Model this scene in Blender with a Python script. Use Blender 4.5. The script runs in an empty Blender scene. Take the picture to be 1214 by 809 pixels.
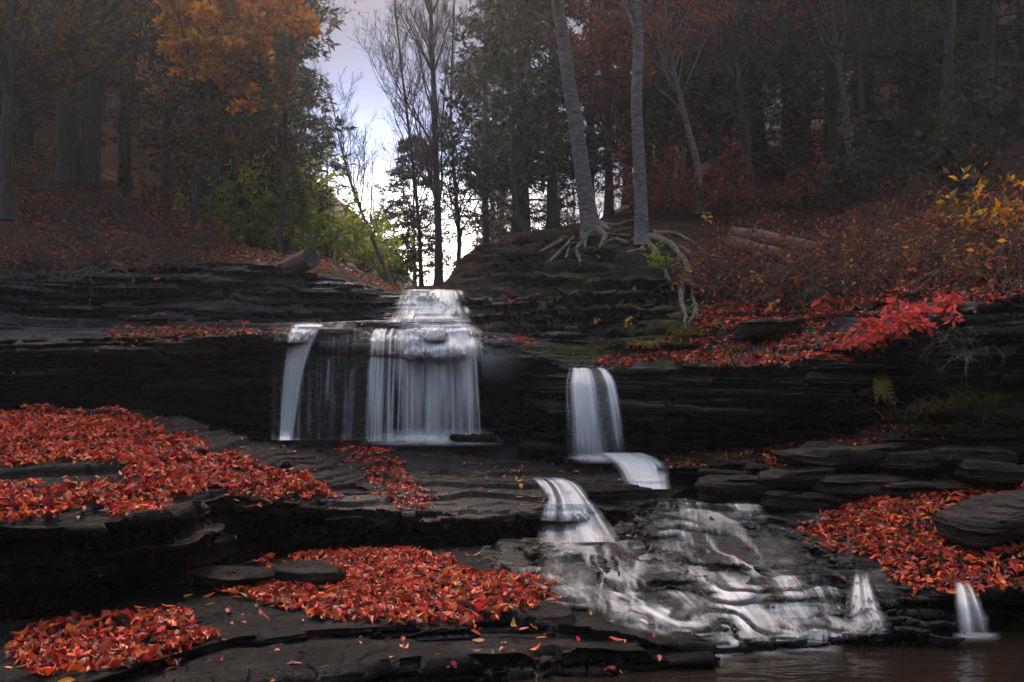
import bpy, math, random
import numpy as np
from mathutils import Vector, kdtree

# ------------------------------------------------------------------ camera
SC = bpy.context.scene
FPX, HOR, EYE = 1166.0, 440.0, 1.8          # focal length in photo pixels, horizon row, eye height
cam = bpy.data.cameras.new("camera")
cam.lens = 36.0 * FPX / 1214.0
cam.sensor_width = 36.0
cam.shift_y = (HOR - 404.5) / 1214.0
cam.clip_start = 0.1
cam.clip_end = 2000
camo = bpy.data.objects.new("camera", cam)
camo.location = (0, 0, EYE)
camo.rotation_euler = (math.radians(90), 0, 0)
SC.collection.objects.link(camo)
SC.camera = camo

# ------------------------------------------------------------------ light
BANK = [(.0, (.26, .26, .30)), (.12, (.12, .13, .175)), (.21, (.017, .025, .052)), (.36, (.002, .005, .0165)), (.60, (1, 1, 1))]
GLOW_EL, GLOW_POW, GLOW_GAIN = 6.5, 100.0, 12.0      # pale break in the cloud low over the stream gap
SUN_EL, SUN_AZ = 44.0, -8.0                  # degrees; azimuth measured from +Y towards +X
world = bpy.data.worlds.new("World")
SC.world = world
world.use_nodes = True
nt = world.node_tree
bg = nt.nodes["Background"]
sky = nt.nodes.new("ShaderNodeTexSky")
sky.sky_type = 'NISHITA'
sky.sun_disc = False
sky.sun_elevation = math.radians(SUN_EL)
sky.sun_rotation = math.radians(SUN_AZ)
sky.altitude = 300
sky.air_density = 1.6
sky.dust_density = 4.0
sky.ozone_density = 2.0
cool = nt.nodes.new("ShaderNodeMix")          # white balance of the photograph
cool.data_type = 'RGBA'; cool.blend_type = 'MULTIPLY'; cool.inputs[0].default_value = 1.0
cool.inputs[7].default_value = (1.18, 1.0, .85, 1)
nt.links.new(sky.outputs[0], cool.inputs[6])
# a grey-blue cloud bank over a bright misty horizon, open bright sky overhead
geo = nt.nodes.new("ShaderNodeTexCoord")
sepz = nt.nodes.new("ShaderNodeSeparateXYZ")
nt.links.new(geo.outputs["Generated"], sepz.inputs[0])
bank = nt.nodes.new("ShaderNodeValToRGB")
el_ = bank.color_ramp.elements
for _ in range(3): el_.new(.5)
for q_, (p_, c_) in zip(el_, BANK):
    q_.position = p_; q_.color = (*c_, 1)
nt.links.new(sepz.outputs[2], bank.inputs[0])
mul = nt.nodes.new("ShaderNodeMix")
mul.data_type = 'RGBA'; mul.blend_type = 'MULTIPLY'; mul.inputs[0].default_value = 1.0
nt.links.new(cool.outputs[2], mul.inputs[6]); nt.links.new(bank.outputs[0], mul.inputs[7])
gd = Vector((math.sin(math.radians(SUN_AZ)) * math.cos(math.radians(GLOW_EL)), math.cos(math.radians(SUN_AZ)) * math.cos(math.radians(GLOW_EL)), math.sin(math.radians(GLOW_EL))))
dt = nt.nodes.new("ShaderNodeVectorMath"); dt.operation = 'DOT_PRODUCT'; dt.inputs[1].default_value = gd
nt.links.new(geo.outputs["Generated"], dt.inputs[0])
mx0 = nt.nodes.new("ShaderNodeMath"); mx0.operation = 'MAXIMUM'; mx0.inputs[1].default_value = 0.0
nt.links.new(dt.outputs["Value"], mx0.inputs[0])
pw = nt.nodes.new("ShaderNodeMath"); pw.operation = 'POWER'; pw.inputs[1].default_value = GLOW_POW
nt.links.new(mx0.outputs[0], pw.inputs[0])
ma = nt.nodes.new("ShaderNodeMath"); ma.operation = 'MULTIPLY_ADD'; ma.inputs[1].default_value = GLOW_GAIN; ma.inputs[2].default_value = 1.0
nt.links.new(pw.outputs[0], ma.inputs[0])
scl = nt.nodes.new("ShaderNodeVectorMath"); scl.operation = 'SCALE'
nt.links.new(mul.outputs[2], scl.inputs[0]); nt.links.new(ma.outputs[0], scl.inputs[3])
nt.links.new(scl.outputs[0], bg.inputs[0])
bg.inputs[1].default_value = 0.15
sun = bpy.data.lights.new("sun", 'SUN')
sun.energy = 0.6
sun.angle = math.radians(14)
sun.color = (1.0, 0.95, 0.9)
suno = bpy.data.objects.new("sun", sun)
a, e = math.radians(SUN_AZ), math.radians(SUN_EL)
sd = Vector((math.sin(a) * math.cos(e), math.cos(a) * math.cos(e), math.sin(e)))
suno.rotation_euler = sd.to_track_quat('Z', 'Y').to_euler()
suno.location = sd * 60
SC.collection.objects.link(suno)
SC.view_settings.view_transform = 'Standard'
SC.view_settings.look = 'None'
SC.view_settings.exposure = 1.95
SC.view_settings.gamma = 1.0
SC.view_settings.use_curve_mapping = False
cy = SC.cycles
cy.max_bounces = 5
cy.diffuse_bounces = 3
cy.glossy_bounces = 2
cy.transmission_bounces = 3
cy.transparent_max_bounces = 24
cy.volume_bounces = 1
cy.caustics_reflective = False
cy.caustics_refractive = False
cy.use_adaptive_sampling = True
cy.adaptive_threshold = 0.02
cy.use_denoising = True
cy.sample_clamp_indirect = 4.0

HAZE_DENS = 0.0016
HAZE_ANISO = 0.8

# ------------------------------------------------------------------ helpers
rng = np.random.default_rng(7)


def W(px, py, D):
    """photo pixel at forward distance D -> world point"""
    px, py, D = np.asarray(px, float), np.asarray(py, float), np.asarray(D, float)
    return np.stack(np.broadcast_arrays((px - 607.0) / FPX * D, D, EYE + (HOR - py) / FPX * D), -1)


def proj(P):
    P = np.asarray(P)
    y = np.maximum(P[..., 1], .05)
    return 607 + P[..., 0] / y * FPX, HOR - (P[..., 2] - EYE) / y * FPX


def hsh(i, j=0, k=0, s=0):
    i, j, k = np.asarray(i, np.int64), np.asarray(j, np.int64), np.asarray(k, np.int64)
    n = ((i * 73856093) ^ (j * 19349663) ^ (k * 83492791) ^ (s * 2654435761)) & 0xffffffff
    n = ((n ^ (n >> 13)) * 1274126177) & 0xffffffff
    n = ((n ^ (n >> 15)) * 668265263) & 0xffffffff
    n ^= n >> 16
    return n / 4294967296.0


def vn(P, fr=1.0, s=0):
    """value noise -1..1; P (...,3); fr scalar or triple"""
    Q = np.asarray(P, float) * np.asarray(fr, float)
    I = np.floor(Q).astype(np.int64)
    F = Q - I
    F = F * F * (3 - 2 * F)
    o = 0
    for a_ in (0, 1):
        wx = F[..., 0] if a_ else 1 - F[..., 0]
        for b_ in (0, 1):
            wy = F[..., 1] if b_ else 1 - F[..., 1]
            for c_ in (0, 1):
                wz = F[..., 2] if c_ else 1 - F[..., 2]
                o = o + wx * wy * wz * hsh(I[..., 0] + a_, I[..., 1] + b_, I[..., 2] + c_, s)
    return o * 2 - 1


def fbm(P, fr=1.0, oc=4, s=0, g=.5):
    fr = np.asarray(fr, float)
    o, amp, tot = 0, 1.0, 0
    for i in range(oc):
        o = o + amp * vn(P, fr * 2.03 ** i, s + i * 17)
        tot += amp
        amp *= g
    return o / tot


def sst(x, a_, b_):
    t = np.clip((x - a_) / (b_ - a_), 0, 1)
    return t * t * (3 - 2 * t)


def nrm(v):
    return v / np.maximum(np.linalg.norm(v, axis=-1, keepdims=True), 1e-9)


def empty(name, loc=(0, 0, 0)):
    o = bpy.data.objects.new(name, None)
    o.location = loc
    o.empty_display_size = .2
    SC.collection.objects.link(o)
    return o


def tag(o, label=None, cat=None, group=None, kind=None):
    if label: o["label"] = label
    if cat: o["category"] = cat
    if group: o["group"] = group
    if kind: o["kind"] = kind
    return o


def mkmesh(name, V, quads=None, tris=None, smooth=True, attrs=None):
    me = bpy.data.meshes.new(name)
    V = np.asarray(V, np.float32).reshape(-1, 3)
    q = np.zeros((0, 4), np.int32) if quads is None else np.asarray(quads, np.int32).reshape(-1, 4)
    t = np.zeros((0, 3), np.int32) if tris is None else np.asarray(tris, np.int32).reshape(-1, 3)
    loops = np.concatenate([q.ravel(), t.ravel()])
    tot = np.concatenate([np.full(len(q), 4, np.int32), np.full(len(t), 3, np.int32)])
    st = np.concatenate([[0], np.cumsum(tot)[:-1]]).astype(np.int32) if len(tot) else tot
    me.vertices.add(len(V)); me.vertices.foreach_set("co", V.ravel())
    me.loops.add(len(loops)); me.loops.foreach_set("vertex_index", loops.astype(np.int32))
    me.polygons.add(len(tot)); me.polygons.foreach_set("loop_start", st)
    me.polygons.foreach_set("loop_total", tot)
    if smooth:
        me.polygons.foreach_set("use_smooth", np.ones(len(tot), bool))
    for k, A in (attrs or {}).items():
        A = np.asarray(A, np.float32)
        if A.ndim == 1:
            at = me.attributes.new(k, 'FLOAT', 'POINT'); at.data.foreach_set("value", A)
        else:
            if A.shape[1] == 3:
                A = np.concatenate([A, np.ones((len(A), 1), np.float32)], 1)
            at = me.attributes.new(k, 'FLOAT_COLOR', 'POINT'); at.data.foreach_set("color", A.ravel())
    me.update(calc_edges=True)
    return me


def put(name, me, mat=None, parent=None, loc=None):
    o = bpy.data.objects.new(name, me)
    if mat and not me.materials:
        me.materials.append(mat)
    SC.collection.objects.link(o)
    if parent: o.parent = parent
    if loc is not None: o.location = loc
    return o


def copy_tree(root, loc, rz=0.0, sc=1.0, tilt=(0, 0)):
    c = root.copy()
    SC.collection.objects.link(c)
    for ch in root.children:
        d = ch.copy(); SC.collection.objects.link(d); d.parent = c
        for g in ch.children:
            e_ = g.copy(); SC.collection.objects.link(e_); e_.parent = d
    c.location = loc; c.rotation_euler = (tilt[0], tilt[1], rz)
    c.scale = (sc, sc, sc) if np.isscalar(sc) else sc
    return c


def gridq(nv, nu):
    i = np.arange((nv) * nu).reshape(nv, nu)
    return np.stack([i[:-1, :-1], i[:-1, 1:], i[1:, 1:], i[1:, :-1]], -1).reshape(-1, 4)


def gnorm(G):
    return nrm(np.cross(np.gradient(G, axis=1), np.gradient(G, axis=0)))


# ------------------------------------------------------------------ materials
def mat_new(name):
    m = bpy.data.materials.new(name)
    m.use_nodes = True
    n = m.node_tree.nodes
    return m, n, m.node_tree.links, n["Principled BSDF"]


def ramp(n, stops):
    r = n.new("ShaderNodeValToRGB")
    el = r.color_ramp.elements
    while len(el) < len(stops): el.new(0.5)
    for q, (p, c) in zip(el, stops):
        q.position = p
        q.color = (c, c, c, 1) if np.isscalar(c) else (*c, 1)
    return r


def nz(n, l, vec, scale, detail=5, rough=.55, dist=0.0):
    t = n.new("ShaderNodeTexNoise")
    t.inputs["Scale"].default_value = scale
    t.inputs["Detail"].default_value = detail
    t.inputs["Roughness"].default_value = rough
    t.inputs["Distortion"].default_value = dist
    if vec: l.new(vec, t.inputs["Vector"])
    return t


def mapping(n, l, src, scale):
    m = n.new("ShaderNodeMapping")
    m.inputs["Scale"].default_value = scale
    l.new(src, m.inputs["Vector"])
    return m.outputs[0]


def mixc(n, l, f, a_, b_, mode='MIX'):
    m = n.new("ShaderNodeMix")
    m.data_type = 'RGBA'; m.blend_type = mode
    for s, v in ((m.inputs[0], f), (m.inputs[6], a_), (m.inputs[7], b_)):
        if hasattr(v, "links"): l.new(v, s)
        elif np.isscalar(v): s.default_value = v
        else: s.default_value = (*v, 1)
    return m.outputs[2]


def rock_mat(name, spec=.03, dark=(.004, .0038, .0042), mid=(.009, .0082, .0086), light=(.034, .030, .029), wet=.26, tint=(.055, .035, .025), soil=False):
    m, n, l, b = mat_new(name)
    tc = n.new("ShaderNodeTexCoord").outputs["Object"]
    v1 = mapping(n, l, tc, (1.1, 1.1, 16))
    n1 = nz(n, l, v1, 2.2, 9, .62, .4)
    v2 = mapping(n, l, tc, (2.5, 2.5, 40))
    n2 = nz(n, l, v2, 3.0, 6, .6, .2)
    n3 = nz(n, l, tc, 1.3, 5, .6)
    n4 = nz(n, l, tc, 34, 5, .65)
    r1 = ramp(n, [(.3, dark), (.52, mid), (.74, light)])
    l.new(n1.outputs[0], r1.inputs[0])
    r3 = ramp(n, [(.5, 0.0), (.72, .55)])
    l.new(n3.outputs[0], r3.inputs[0])
    col = mixc(n, l, r3.outputs[0], r1.outputs[0], tint)
    r4 = ramp(n, [(.35, .55), (.65, 1.25)])
    l.new(n4.outputs[0], r4.inputs[0])
    col = mixc(n, l, 1.0, col, r4.outputs[0], 'MULTIPLY')
    # moss and soil by attribute (where they grow / lie on the real rock)
    at = n.new("ShaderNodeAttribute"); at.attribute_name = "mask"
    sp = n.new("ShaderNodeSeparateColor"); l.new(at.outputs["Color"], sp.inputs[0])
    nm = nz(n, l, tc, 14, 6, .7)
    rm = ramp(n, [(.3, (.018, .02, .006)), (.55, (.05, .055, .012)), (.75, (.11, .10, .02))])
    l.new(nm.outputs[0], rm.inputs[0])
    col = mixc(n, l, sp.outputs[1], col, rm.outputs[0])
    ns = nz(n, l, tc, 22, 8, .7)
    rs = ramp(n, [(.3, (.012, .008, .006)), (.5, (.035, .02, .012)), (.7, (.10, .04, .02))])
    l.new(ns.outputs[0], rs.inputs[0])
    col = mixc(n, l, sp.outputs[0], col, rs.outputs[0])
    l.new(col, b.inputs["Base Color"])
    rr = ramp(n, [(.35, wet), (.62, wet + .3)])
    l.new(n2.outputs[0], rr.inputs[0])
    ad = n.new("ShaderNodeMath"); ad.operation = 'ADD'; ad.use_clamp = True
    ad2 = n.new("ShaderNodeMath"); ad2.operation = 'ADD'
    l.new(sp.outputs[0], ad2.inputs[0]); l.new(sp.outputs[1], ad2.inputs[1])
    l.new(rr.outputs[0], ad.inputs[0]); l.new(ad2.outputs[0], ad.inputs[1])
    l.new(ad.outputs[0], b.inputs["Roughness"])
    b.inputs["Specular IOR Level"].default_value = spec
    m1 = n.new("ShaderNodeMath"); m1.operation = 'ADD'
    l.new(n1.outputs[0], m1.inputs[0])
    m2 = n.new("ShaderNodeMath"); m2.operation = 'MULTIPLY_ADD'
    l.new(n2.outputs[0], m2.inputs[0]); m2.inputs[1].default_value = .6; l.new(n4.outputs[0], m2.inputs[2])
    l.new(m2.outputs[0], m1.inputs[1])
    bp = n.new("ShaderNodeBump"); bp.inputs["Strength"].default_value = .8; bp.inputs["Distance"].default_value = .03
    l.new(m1.outputs[0], bp.inputs["Height"]); l.new(bp.outputs[0], b.inputs["Normal"])
    return m


M_ROCK = rock_mat("wet_slate")
M_WET = rock_mat("streaming_slate", spec=.16, wet=.2, mid=(.006, .0055, .0058), light=(.017, .015, .0148))
M_CLIFF = rock_mat("cliff_slate", spec=.15, mid=(.028, .025, .0255), light=(.095, .085, .082), wet=.38)
M_DRY = rock_mat("brown_slate", spec=.1, mid=(.026, .020, .017), light=(.075, .058, .048), wet=.5, tint=(.07, .042, .028))


def leaf_mat(name, rough=.42, trans=.35):
    m, n, l, b = mat_new(name)
    at = n.new("ShaderNodeAttribute"); at.attribute_name = "col"
    l.new(at.outputs["Color"], b.inputs["Base Color"])
    b.inputs["Roughness"].default_value = rough
    b.inputs["Specular IOR Level"].default_value = .22
    out = n["Material Output"]
    tr = n.new("ShaderNodeBsdfTranslucent"); l.new(at.outputs["Color"], tr.inputs[0])
    mx = n.new("ShaderNodeMixShader"); mx.inputs[0].default_value = trans
    l.new(b.outputs[0], mx.inputs[1]); l.new(tr.outputs[0], mx.inputs[2])
    l.new(mx.outputs[0], out.inputs[0])
    return m


M_LEAF = leaf_mat("fallen_leaf", .5, .25)
M_FOL = leaf_mat("foliage", .6, .45)
M_NEEDLE = leaf_mat("needles", .8, .18)
M_NEEDLE.node_tree.nodes["Principled BSDF"].inputs["Specular IOR Level"].default_value = .04


def bark_mat(name, c0, c1, c2, sc=(6, 6, 1.6), rough=.85):
    m, n, l, b = mat_new(name)
    tc = n.new("ShaderNodeTexCoord").outputs["Object"]
    v = mapping(n, l, tc, sc)
    a_ = nz(n, l, v, 4, 8, .65, .5)
    r = ramp(n, [(.32, c0), (.5, c1), (.7, c2)])
    l.new(a_.outputs[0], r.inputs[0]); l.new(r.outputs[0], b.inputs["Base Color"])
    b.inputs["Roughness"].default_value = rough
    bp = n.new("ShaderNodeBump"); bp.inputs["Strength"].default_value = .7; bp.inputs["Distance"].default_value = .03
    l.new(a_.outputs[0], bp.inputs["Height"]); l.new(bp.outputs[0], b.inputs["Normal"])
    return m


M_BARK = bark_mat("dark_bark", (.012, .010, .009), (.035, .028, .024), (.07, .058, .05))
M_BIRCH = bark_mat("pale_bark", (.05, .044, .04), (.15, .135, .125), (.27, .245, .225), (2.2, 2.2, 7))
M_ROOT = bark_mat("root_bark", (.03, .023, .016), (.12, .095, .06), (.28, .22, .14), (7, 7, 7))
M_TWIG = bark_mat("twig_bark", (.03, .022, .018), (.06, .045, .038), (.10, .08, .07))
M_LOG = bark_mat("log_bark", (.04, .02, .014), (.11, .055, .036), (.26, .14, .09), (3, 12, 12))


def foam_mat():
    m, n, l, b = mat_new("falling_water")
    at = n.new("ShaderNodeAttribute"); at.attribute_name = "dens"
    b.inputs["Base Color"].default_value = (.93, .89, .86, 1)
    b.inputs["Roughness"].default_value = .35
    tr = n.new("ShaderNodeBsdfTranslucent"); tr.inputs[0].default_value = (.93, .89, .87, 1)
    b.inputs["Specular IOR Level"].default_value = .2
    ge = n.new("ShaderNodeNewGeometry")
    va = n.new("ShaderNodeVectorMath"); va.operation = 'SCALE'; va.inputs[3].default_value = .3
    l.new(ge.outputs["Normal"], va.inputs[0])
    vb = n.new("ShaderNodeVectorMath"); vb.operation = 'ADD'; vb.inputs[1].default_value = (0, 0, 1)
    l.new(va.outputs[0], vb.inputs[0])
    vc = n.new("ShaderNodeVectorMath"); vc.operation = 'NORMALIZE'; l.new(vb.outputs[0], vc.inputs[0])
    l.new(vc.outputs[0], b.inputs["Normal"])
    mx = n.new("ShaderNodeMixShader"); mx.inputs[0].default_value = .3
    l.new(b.outputs[0], mx.inputs[1]); l.new(tr.outputs[0], mx.inputs[2])
    tp = n.new("ShaderNodeBsdfTransparent")
    m2 = n.new("ShaderNodeMixShader")
    l.new(at.outputs["Fac"], m2.inputs[0]); l.new(tp.outputs[0], m2.inputs[1]); l.new(mx.outputs[0], m2.inputs[2])
    l.new(m2.outputs[0], n["Material Output"].inputs[0])
    return m


M_FOAM = foam_mat()


def pool_mat():
    m, n, l, b = mat_new("dark_pool_water")
    tc = n.new("ShaderNodeTexCoord").outputs["Object"]
    a_ = nz(n, l, mapping(n, l, tc, (1, 2.2, 1)), 2.5, 3, .5, .3)
    b.inputs["Base Color"].default_value = (.012, .008, .005, 1)
    b.inputs["Roughness"].default_value = .16
    b.inputs["IOR"].default_value = 1.33
    bp = n.new("ShaderNodeBump"); bp.inputs["Strength"].default_value = .35; bp.inputs["Distance"].default_value = .06
    l.new(a_.outputs[0], bp.inputs["Height"]); l.new(bp.outputs[0], b.inputs["Normal"])
    return m


M_POOL = pool_mat()

# ------------------------------------------------------------------ rock lofts
_r = np.random.default_rng(3)
BND = np.concatenate([[0], np.cumsum(_r.choice([.35, .5, .8, 1.3, 2.0], 1400, p=[.25, .25, .25, .15, .1]))])   # unit layers


def strata(G, amp=.05, th=.05, terr=.8, seed=0, lump=.05, dip=(.02, -.01), fine=.006, macro=None):
    if macro:            # big broken beds first, on the standing faces only
        Nm_ = gnorm(G)
        Gm_ = strata(G, macro[0], macro[1], 0, seed + 70, 0, (-dip[0], dip[1]), 0)
        G = G + (Gm_ - G) * (np.clip(1.35 - 1.1 * np.abs(Nm_[..., 2]), 0, 1) if len(macro) < 3 else macro[2])[..., None]
    N = gnorm(G)
    G = G + N * (lump * fbm(G, .75, 3, seed + 3))[..., None]
    N = gnorm(G)
    x, y, z = G[..., 0], G[..., 1], G[..., 2]
    P2 = np.stack([x, y, np.zeros_like(x)], -1)
    zz = z + dip[0] * x + dip[1] * y + .05 * vn(P2, .7, seed + 11) + .016 * vn(P2, 2.7, seed + 12) + .005 * vn(P2, 9., seed + 14) + 10
    q = zz / th
    k = np.clip(np.searchsorted(BND, q) - 1, 0, len(BND) - 2)
    lo, hi = BND[k], BND[k + 1]
    fr = (q - lo) / (hi - lo)
    h1 = hsh(k, 5, seed)
    ang = hsh(k, 8, seed) * 6.28
    w = .25 + .9 * hsh(k, 6, seed)
    c1 = np.floor((x * np.cos(ang) + y * np.sin(ang) + .1 * vn(P2, 4., seed + 20) + 9 * h1) / w).astype(np.int64)
    o = (h1 - .5) + (hsh(k, c1, 1 + seed) - .5) * 1.0 + .8 * vn(np.stack([x, y, k * 3.7], -1), (1.3, 1.3, 1), seed + 21)
    o = o - .45 * np.abs(2 * fr - 1) ** 4
    hz_ = N.copy(); hz_[..., 2] = 0
    G = G + hz_ * (o * amp)[..., None]
    up = np.clip(N[..., 2], 0, 1)
    e0 = .72 - .3 * hsh(k, c1, 4 + seed)
    dz = (sst(fr, e0, e0 + .16) - fr) * (hi - lo) * th
    G[..., 2] += up * terr * dz
    G = G + N * (fine * fbm(G, (9, 9, 30), 3, seed + 30))[..., None]
    return G


def smooth1(a_, k):
    if k < 2: return a_
    ker = np.hanning(k + 2)[1:-1]; ker /= ker.sum()
    p = np.concatenate([np.repeat(a_[:1], k, 0), a_, np.repeat(a_[-1:], k, 0)])
    out = np.stack([np.convolve(p[:, i], ker, 'same') for i in range(3)], -1)
    return out[k:-k]


def curve(pts, nu, x0, x1, sm=.025):
    p = np.array(pts, float)
    px = np.linspace(x0, x1, nu)
    C = W(px, np.interp(px, p[:, 0], p[:, 1]), np.interp(px, p[:, 0], p[:, 2]))
    return smooth1(C, int(nu * sm))


def loft(curves, rows, bow=None):
    out = []
    for i, r in enumerate(rows):
        t = np.linspace(0, 1, r, endpoint=False)[:, None, None]
        out.append(curves[i][None] * (1 - t) + curves[i + 1][None] * t)
    out.append(curves[-1][None])
    return np.concatenate(out, 0)


SURF = []          # every rock / soil surface, for standing things on


def rocks(name, G, mat, mask=None, label=None, cat='rock ledge', group=None, kind=None, rows=None):
    nv, nu = G.shape[:2]
    SURF.append(G)
    m = np.zeros((nv, nu, 3)) if mask is None else mask
    me = mkmesh(name, G, gridq(nv, nu), attrs={"mask": m.reshape(-1, 3)})
    o = put(name, me, mat)
    tag(o, label, None if kind else cat, group, kind)
    return o


# ---- main cliff and the banks above it
X0, X1, NU = -420, 1560, 1160
lip = [(-260, 405, 10.0), (0, 405, 11), (130, 402, 11.6), (250, 400, 12), (330, 391, 12.2), (440, 389, 12.4), (570, 398, 12.4), (615, 412, 12.3),
       (670, 440, 11.9), (740, 440, 11.6), (880, 438, 10.9), (960, 430, 10.6), (1020, 413, 10.2), (1100, 382, 9.8), (1214, 352, 9.4), (1320, 328, 9)]
c1 = [(-260, 393, 10.6), (0, 392, 11.8), (130, 386, 12.4), (250, 384, 12.9), (330, 383, 13.1), (440, 380, 13.3), (470, 376, 13.4), (570, 384, 13.2), (620, 398, 12.9),
      (680, 410, 12.7), (740, 420, 12.3), (800, 418, 12.0), (880, 412, 11.6), (1000, 382, 11.1), (1100, 346, 10.7), (1214, 318, 10.2), (1320, 296, 9.8)]
c2 = [(-260, 332, 10.9), (0, 330, 12.3), (100, 322, 12.8), (200, 314, 13.2), (300, 313, 13.6), (400, 327, 13.9), (460, 346, 14.1), (570, 348, 14.1), (610, 352, 13.9),
      (660, 345, 13.6), (700, 332, 13.5), (760, 318, 13.4), (820, 335, 13.2), (860, 362, 12.7), (920, 366, 12.4), (1000, 342, 12), (1100, 308, 11.6), (1214, 282, 11.2), (1320, 262, 10.9)]
c3 = [(-260, 285, 12.3), (0, 272, 14.2), (100, 280, 14.8), (200, 292, 15), (300, 301, 15.2), (400, 317, 15.6), (460, 344, 16.5), (520, 345, 16.6), (533, 330, 15.8), (555, 298, 15.6),
      (600, 282, 15.4), (660, 277, 15.2), (720, 270, 15), (770, 276, 14.8), (830, 292, 14.8), (900, 298, 14.8), (960, 296, 14.5), (1100, 252, 14), (1320, 195, 13)]
c4 = [(-260, 165, 17.5), (0, 190, 18.5), (100, 222, 19), (200, 264, 19), (300, 291, 19.5), (400, 313, 20), (460, 342, 21), (530, 340, 21), (560, 318, 20), (620, 287, 19.5),
      (700, 262, 19), (770, 250, 19), (830, 238, 19), (900, 228, 19), (1000, 210, 18.5), (1100, 190, 18), (1320, 110, 17)]
c5 = [(-260, 40, 30), (0, 115, 30), (150, 205, 30), (300, 278, 32), (400, 316, 34), (460, 343, 36), (540, 343, 36), (620, 318, 34), (700, 270, 32), (800, 205, 30), (900, 155, 30),
      (1000, 110, 29), (1150, 55, 28), (1320, -20, 27)]
CL = curve(lip, NU, X0, X1)
pxl = np.linspace(X0, X1, NU)
und = np.interp(pxl, [-260, 200, 420, 620, 760, 1000, 1100], [.5, .6, .55, .5, .75, .95, .3])[:, None]     # how deep the hollow under the lip goes
fh = np.interp(pxl, [-260, 300, 420, 620, 760, 1040, 1320], [.55, .62, .5, .55, .58, .5, .95])[:, None]       # height of the standing face
E = np.array([0, 1, 0]); U = np.array([0, 0, 1.])
F1 = CL + E * .02 - U * fh * .55
F2 = CL + E * .12 - U * fh
F3 = CL + E * und - U * (fh + .10)
F4 = CL + E * (und + .05); F4[:, 2] = .55
F5 = F4 + E * .2; F5[:, 2] = .1
ROWS1 = [10, 34, 14, 30, 34, 40, 56, 70, 70, 60]
G = loft([F5, F4, F3, F2, F1, CL, curve(c1, NU, X0, X1), curve(c2, NU, X0, X1), curve(c3, NU, X0, X1, .01), curve(c4, NU, X0, X1), curve(c5, NU, X0, X1)], ROWS1)
iC2 = sum(ROWS1[:7])
ppx, ppy = proj(G)
hill = np.zeros(G.shape[:2]); hill[iC2:] = 1
rk = 1 - np.clip(np.abs(ppx - 660) / 130 - .3, 0, 1)            # rocky knoll under the birches
rowi = np.arange(G.shape[0])[:, None]
soft = sst(rowi, iC2, iC2 + 40) * (1 - .75 * rk * (rowi < iC2 + 80))
# broad broken ledges on the knoll and the bare rock over the lip
rk0 = np.clip(1.25 - np.abs(ppx - 665) / 165, 0, 1) * sst(np.arange(G.shape[0])[:, None], sum(ROWS1[:6]) + 4, sum(ROWS1[:6]) + 16) * (1 - sst(np.arange(G.shape[0])[:, None], iC2 + 110, iC2 + 130))
wz = G[..., 2] + .16 * fbm(G * (1, 1, 0), .9, 4, 35) + .05 * vn(G * (1, 1, 0), 5., 36) + .05 * G[..., 0]
fz = wz / .21 - np.floor(wz / .21)
G[..., 2] += rk0 * (sst(fz, .55, .9) - fz) * .21 * .95
G[..., 1] += rk0 * .10 * fbm(G, (1.5, 1.5, 4), 3, 37)
mw_ = np.zeros(G.shape[:2]); il = sum(ROWS1[:5]); mw_[:il] = 1; mw_[il:il + 12] = np.linspace(1, 0, 12)[:, None]; mw_[sum(ROWS1[:6]) + 5:iC2 - 3] = .6
Ga = strata(G, .11, .066, .85, 1, .11, macro=(.34, .17, mw_))
Gb = G + np.stack([0 * hill, 0 * hill, .16 * fbm(G, .5, 5, 40) + .05 * fbm(G, 2.1, 4, 50)], -1)
G = Ga * (1 - soft[..., None]) + Gb * soft[..., None]
ppx, ppy = proj(G)
N = gnorm(G)
nf = fbm(G, 1.6, 4, 60)
soil = soft * sst(N[..., 2], .2, .5)
soil = np.maximum(soil, sst(ppx, 800, 860) * (rowi > sum(ROWS1[:6]) + 6) * sst(N[..., 2], .3, .6))
moss = (rowi > sum(ROWS1[:5])) * sst(ppx, 590, 680) * (1 - sst(ppx, 800, 900)) * sst(N[..., 2] + .5 * nf, .35, .75) * sst(nf, -.25, .25)
moss = moss + .5 * (rowi > iC2) * sst(ppx, 820, 880) * (1 - sst(ppx, 1000, 1080)) * sst(nf, 0, .4) * sst(N[..., 2], .3, .6)
mask = np.stack([np.clip(soil, 0, 1), np.clip(moss, 0, .9), 0 * soil], -1)
GCLIFF, GHILL = G[:iC2 + 1], G[iC2:]
rocks("rock_cliff", GCLIFF, M_CLIFF, mask[:iC2 + 1], "long black layered cliff the water falls over, hollow and dark beneath its lip", 'cliff')
rocks("hillside", GHILL, M_DRY, mask[iC2:], "leaf strewn wooded banks rising behind the falls", kind='structure')

# ---- left leaf-covered platform
a0, a1, nu = -420, 470, 560
B0 = curve([(-220, 478, 10.0), (0, 486, 10.3), (100, 485, 10.5), (200, 491, 10.5), (260, 505, 10.5), (330, 520, 10.8), (400, 535, 11.0), (470, 560, 10.9)], nu, a0, a1)
B1 = curve([(-220, 535, 8.4), (0, 532, 8.5), (150, 528, 8.8), (250, 532, 9.2), (340, 548, 9.6), (400, 564, 9.9), (470, 588, 9.7)], nu, a0, a1)
B2 = curve([(-220, 622, 6.0), (0, 618, 6.3), (110, 617, 6.5), (200, 613, 6.8), (228, 603, 7.2), (270, 590, 8.0), (340, 594, 8.6), (400, 608, 9.0), (470, 622, 9.2)], nu, a0, a1, .02)
pl = np.linspace(a0, a1, nu)
ud = np.interp(pl, [-220, 180, 260, 430], [.25, .35, .8, .8])[:, None]
fh = np.interp(pl, [-220, 180, 260, 430], [.42, .34, .12, .08])[:, None]
A1 = B2 + E * .05 - U * fh
A2 = B2 + E * ud - U * (fh + .08)
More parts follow.
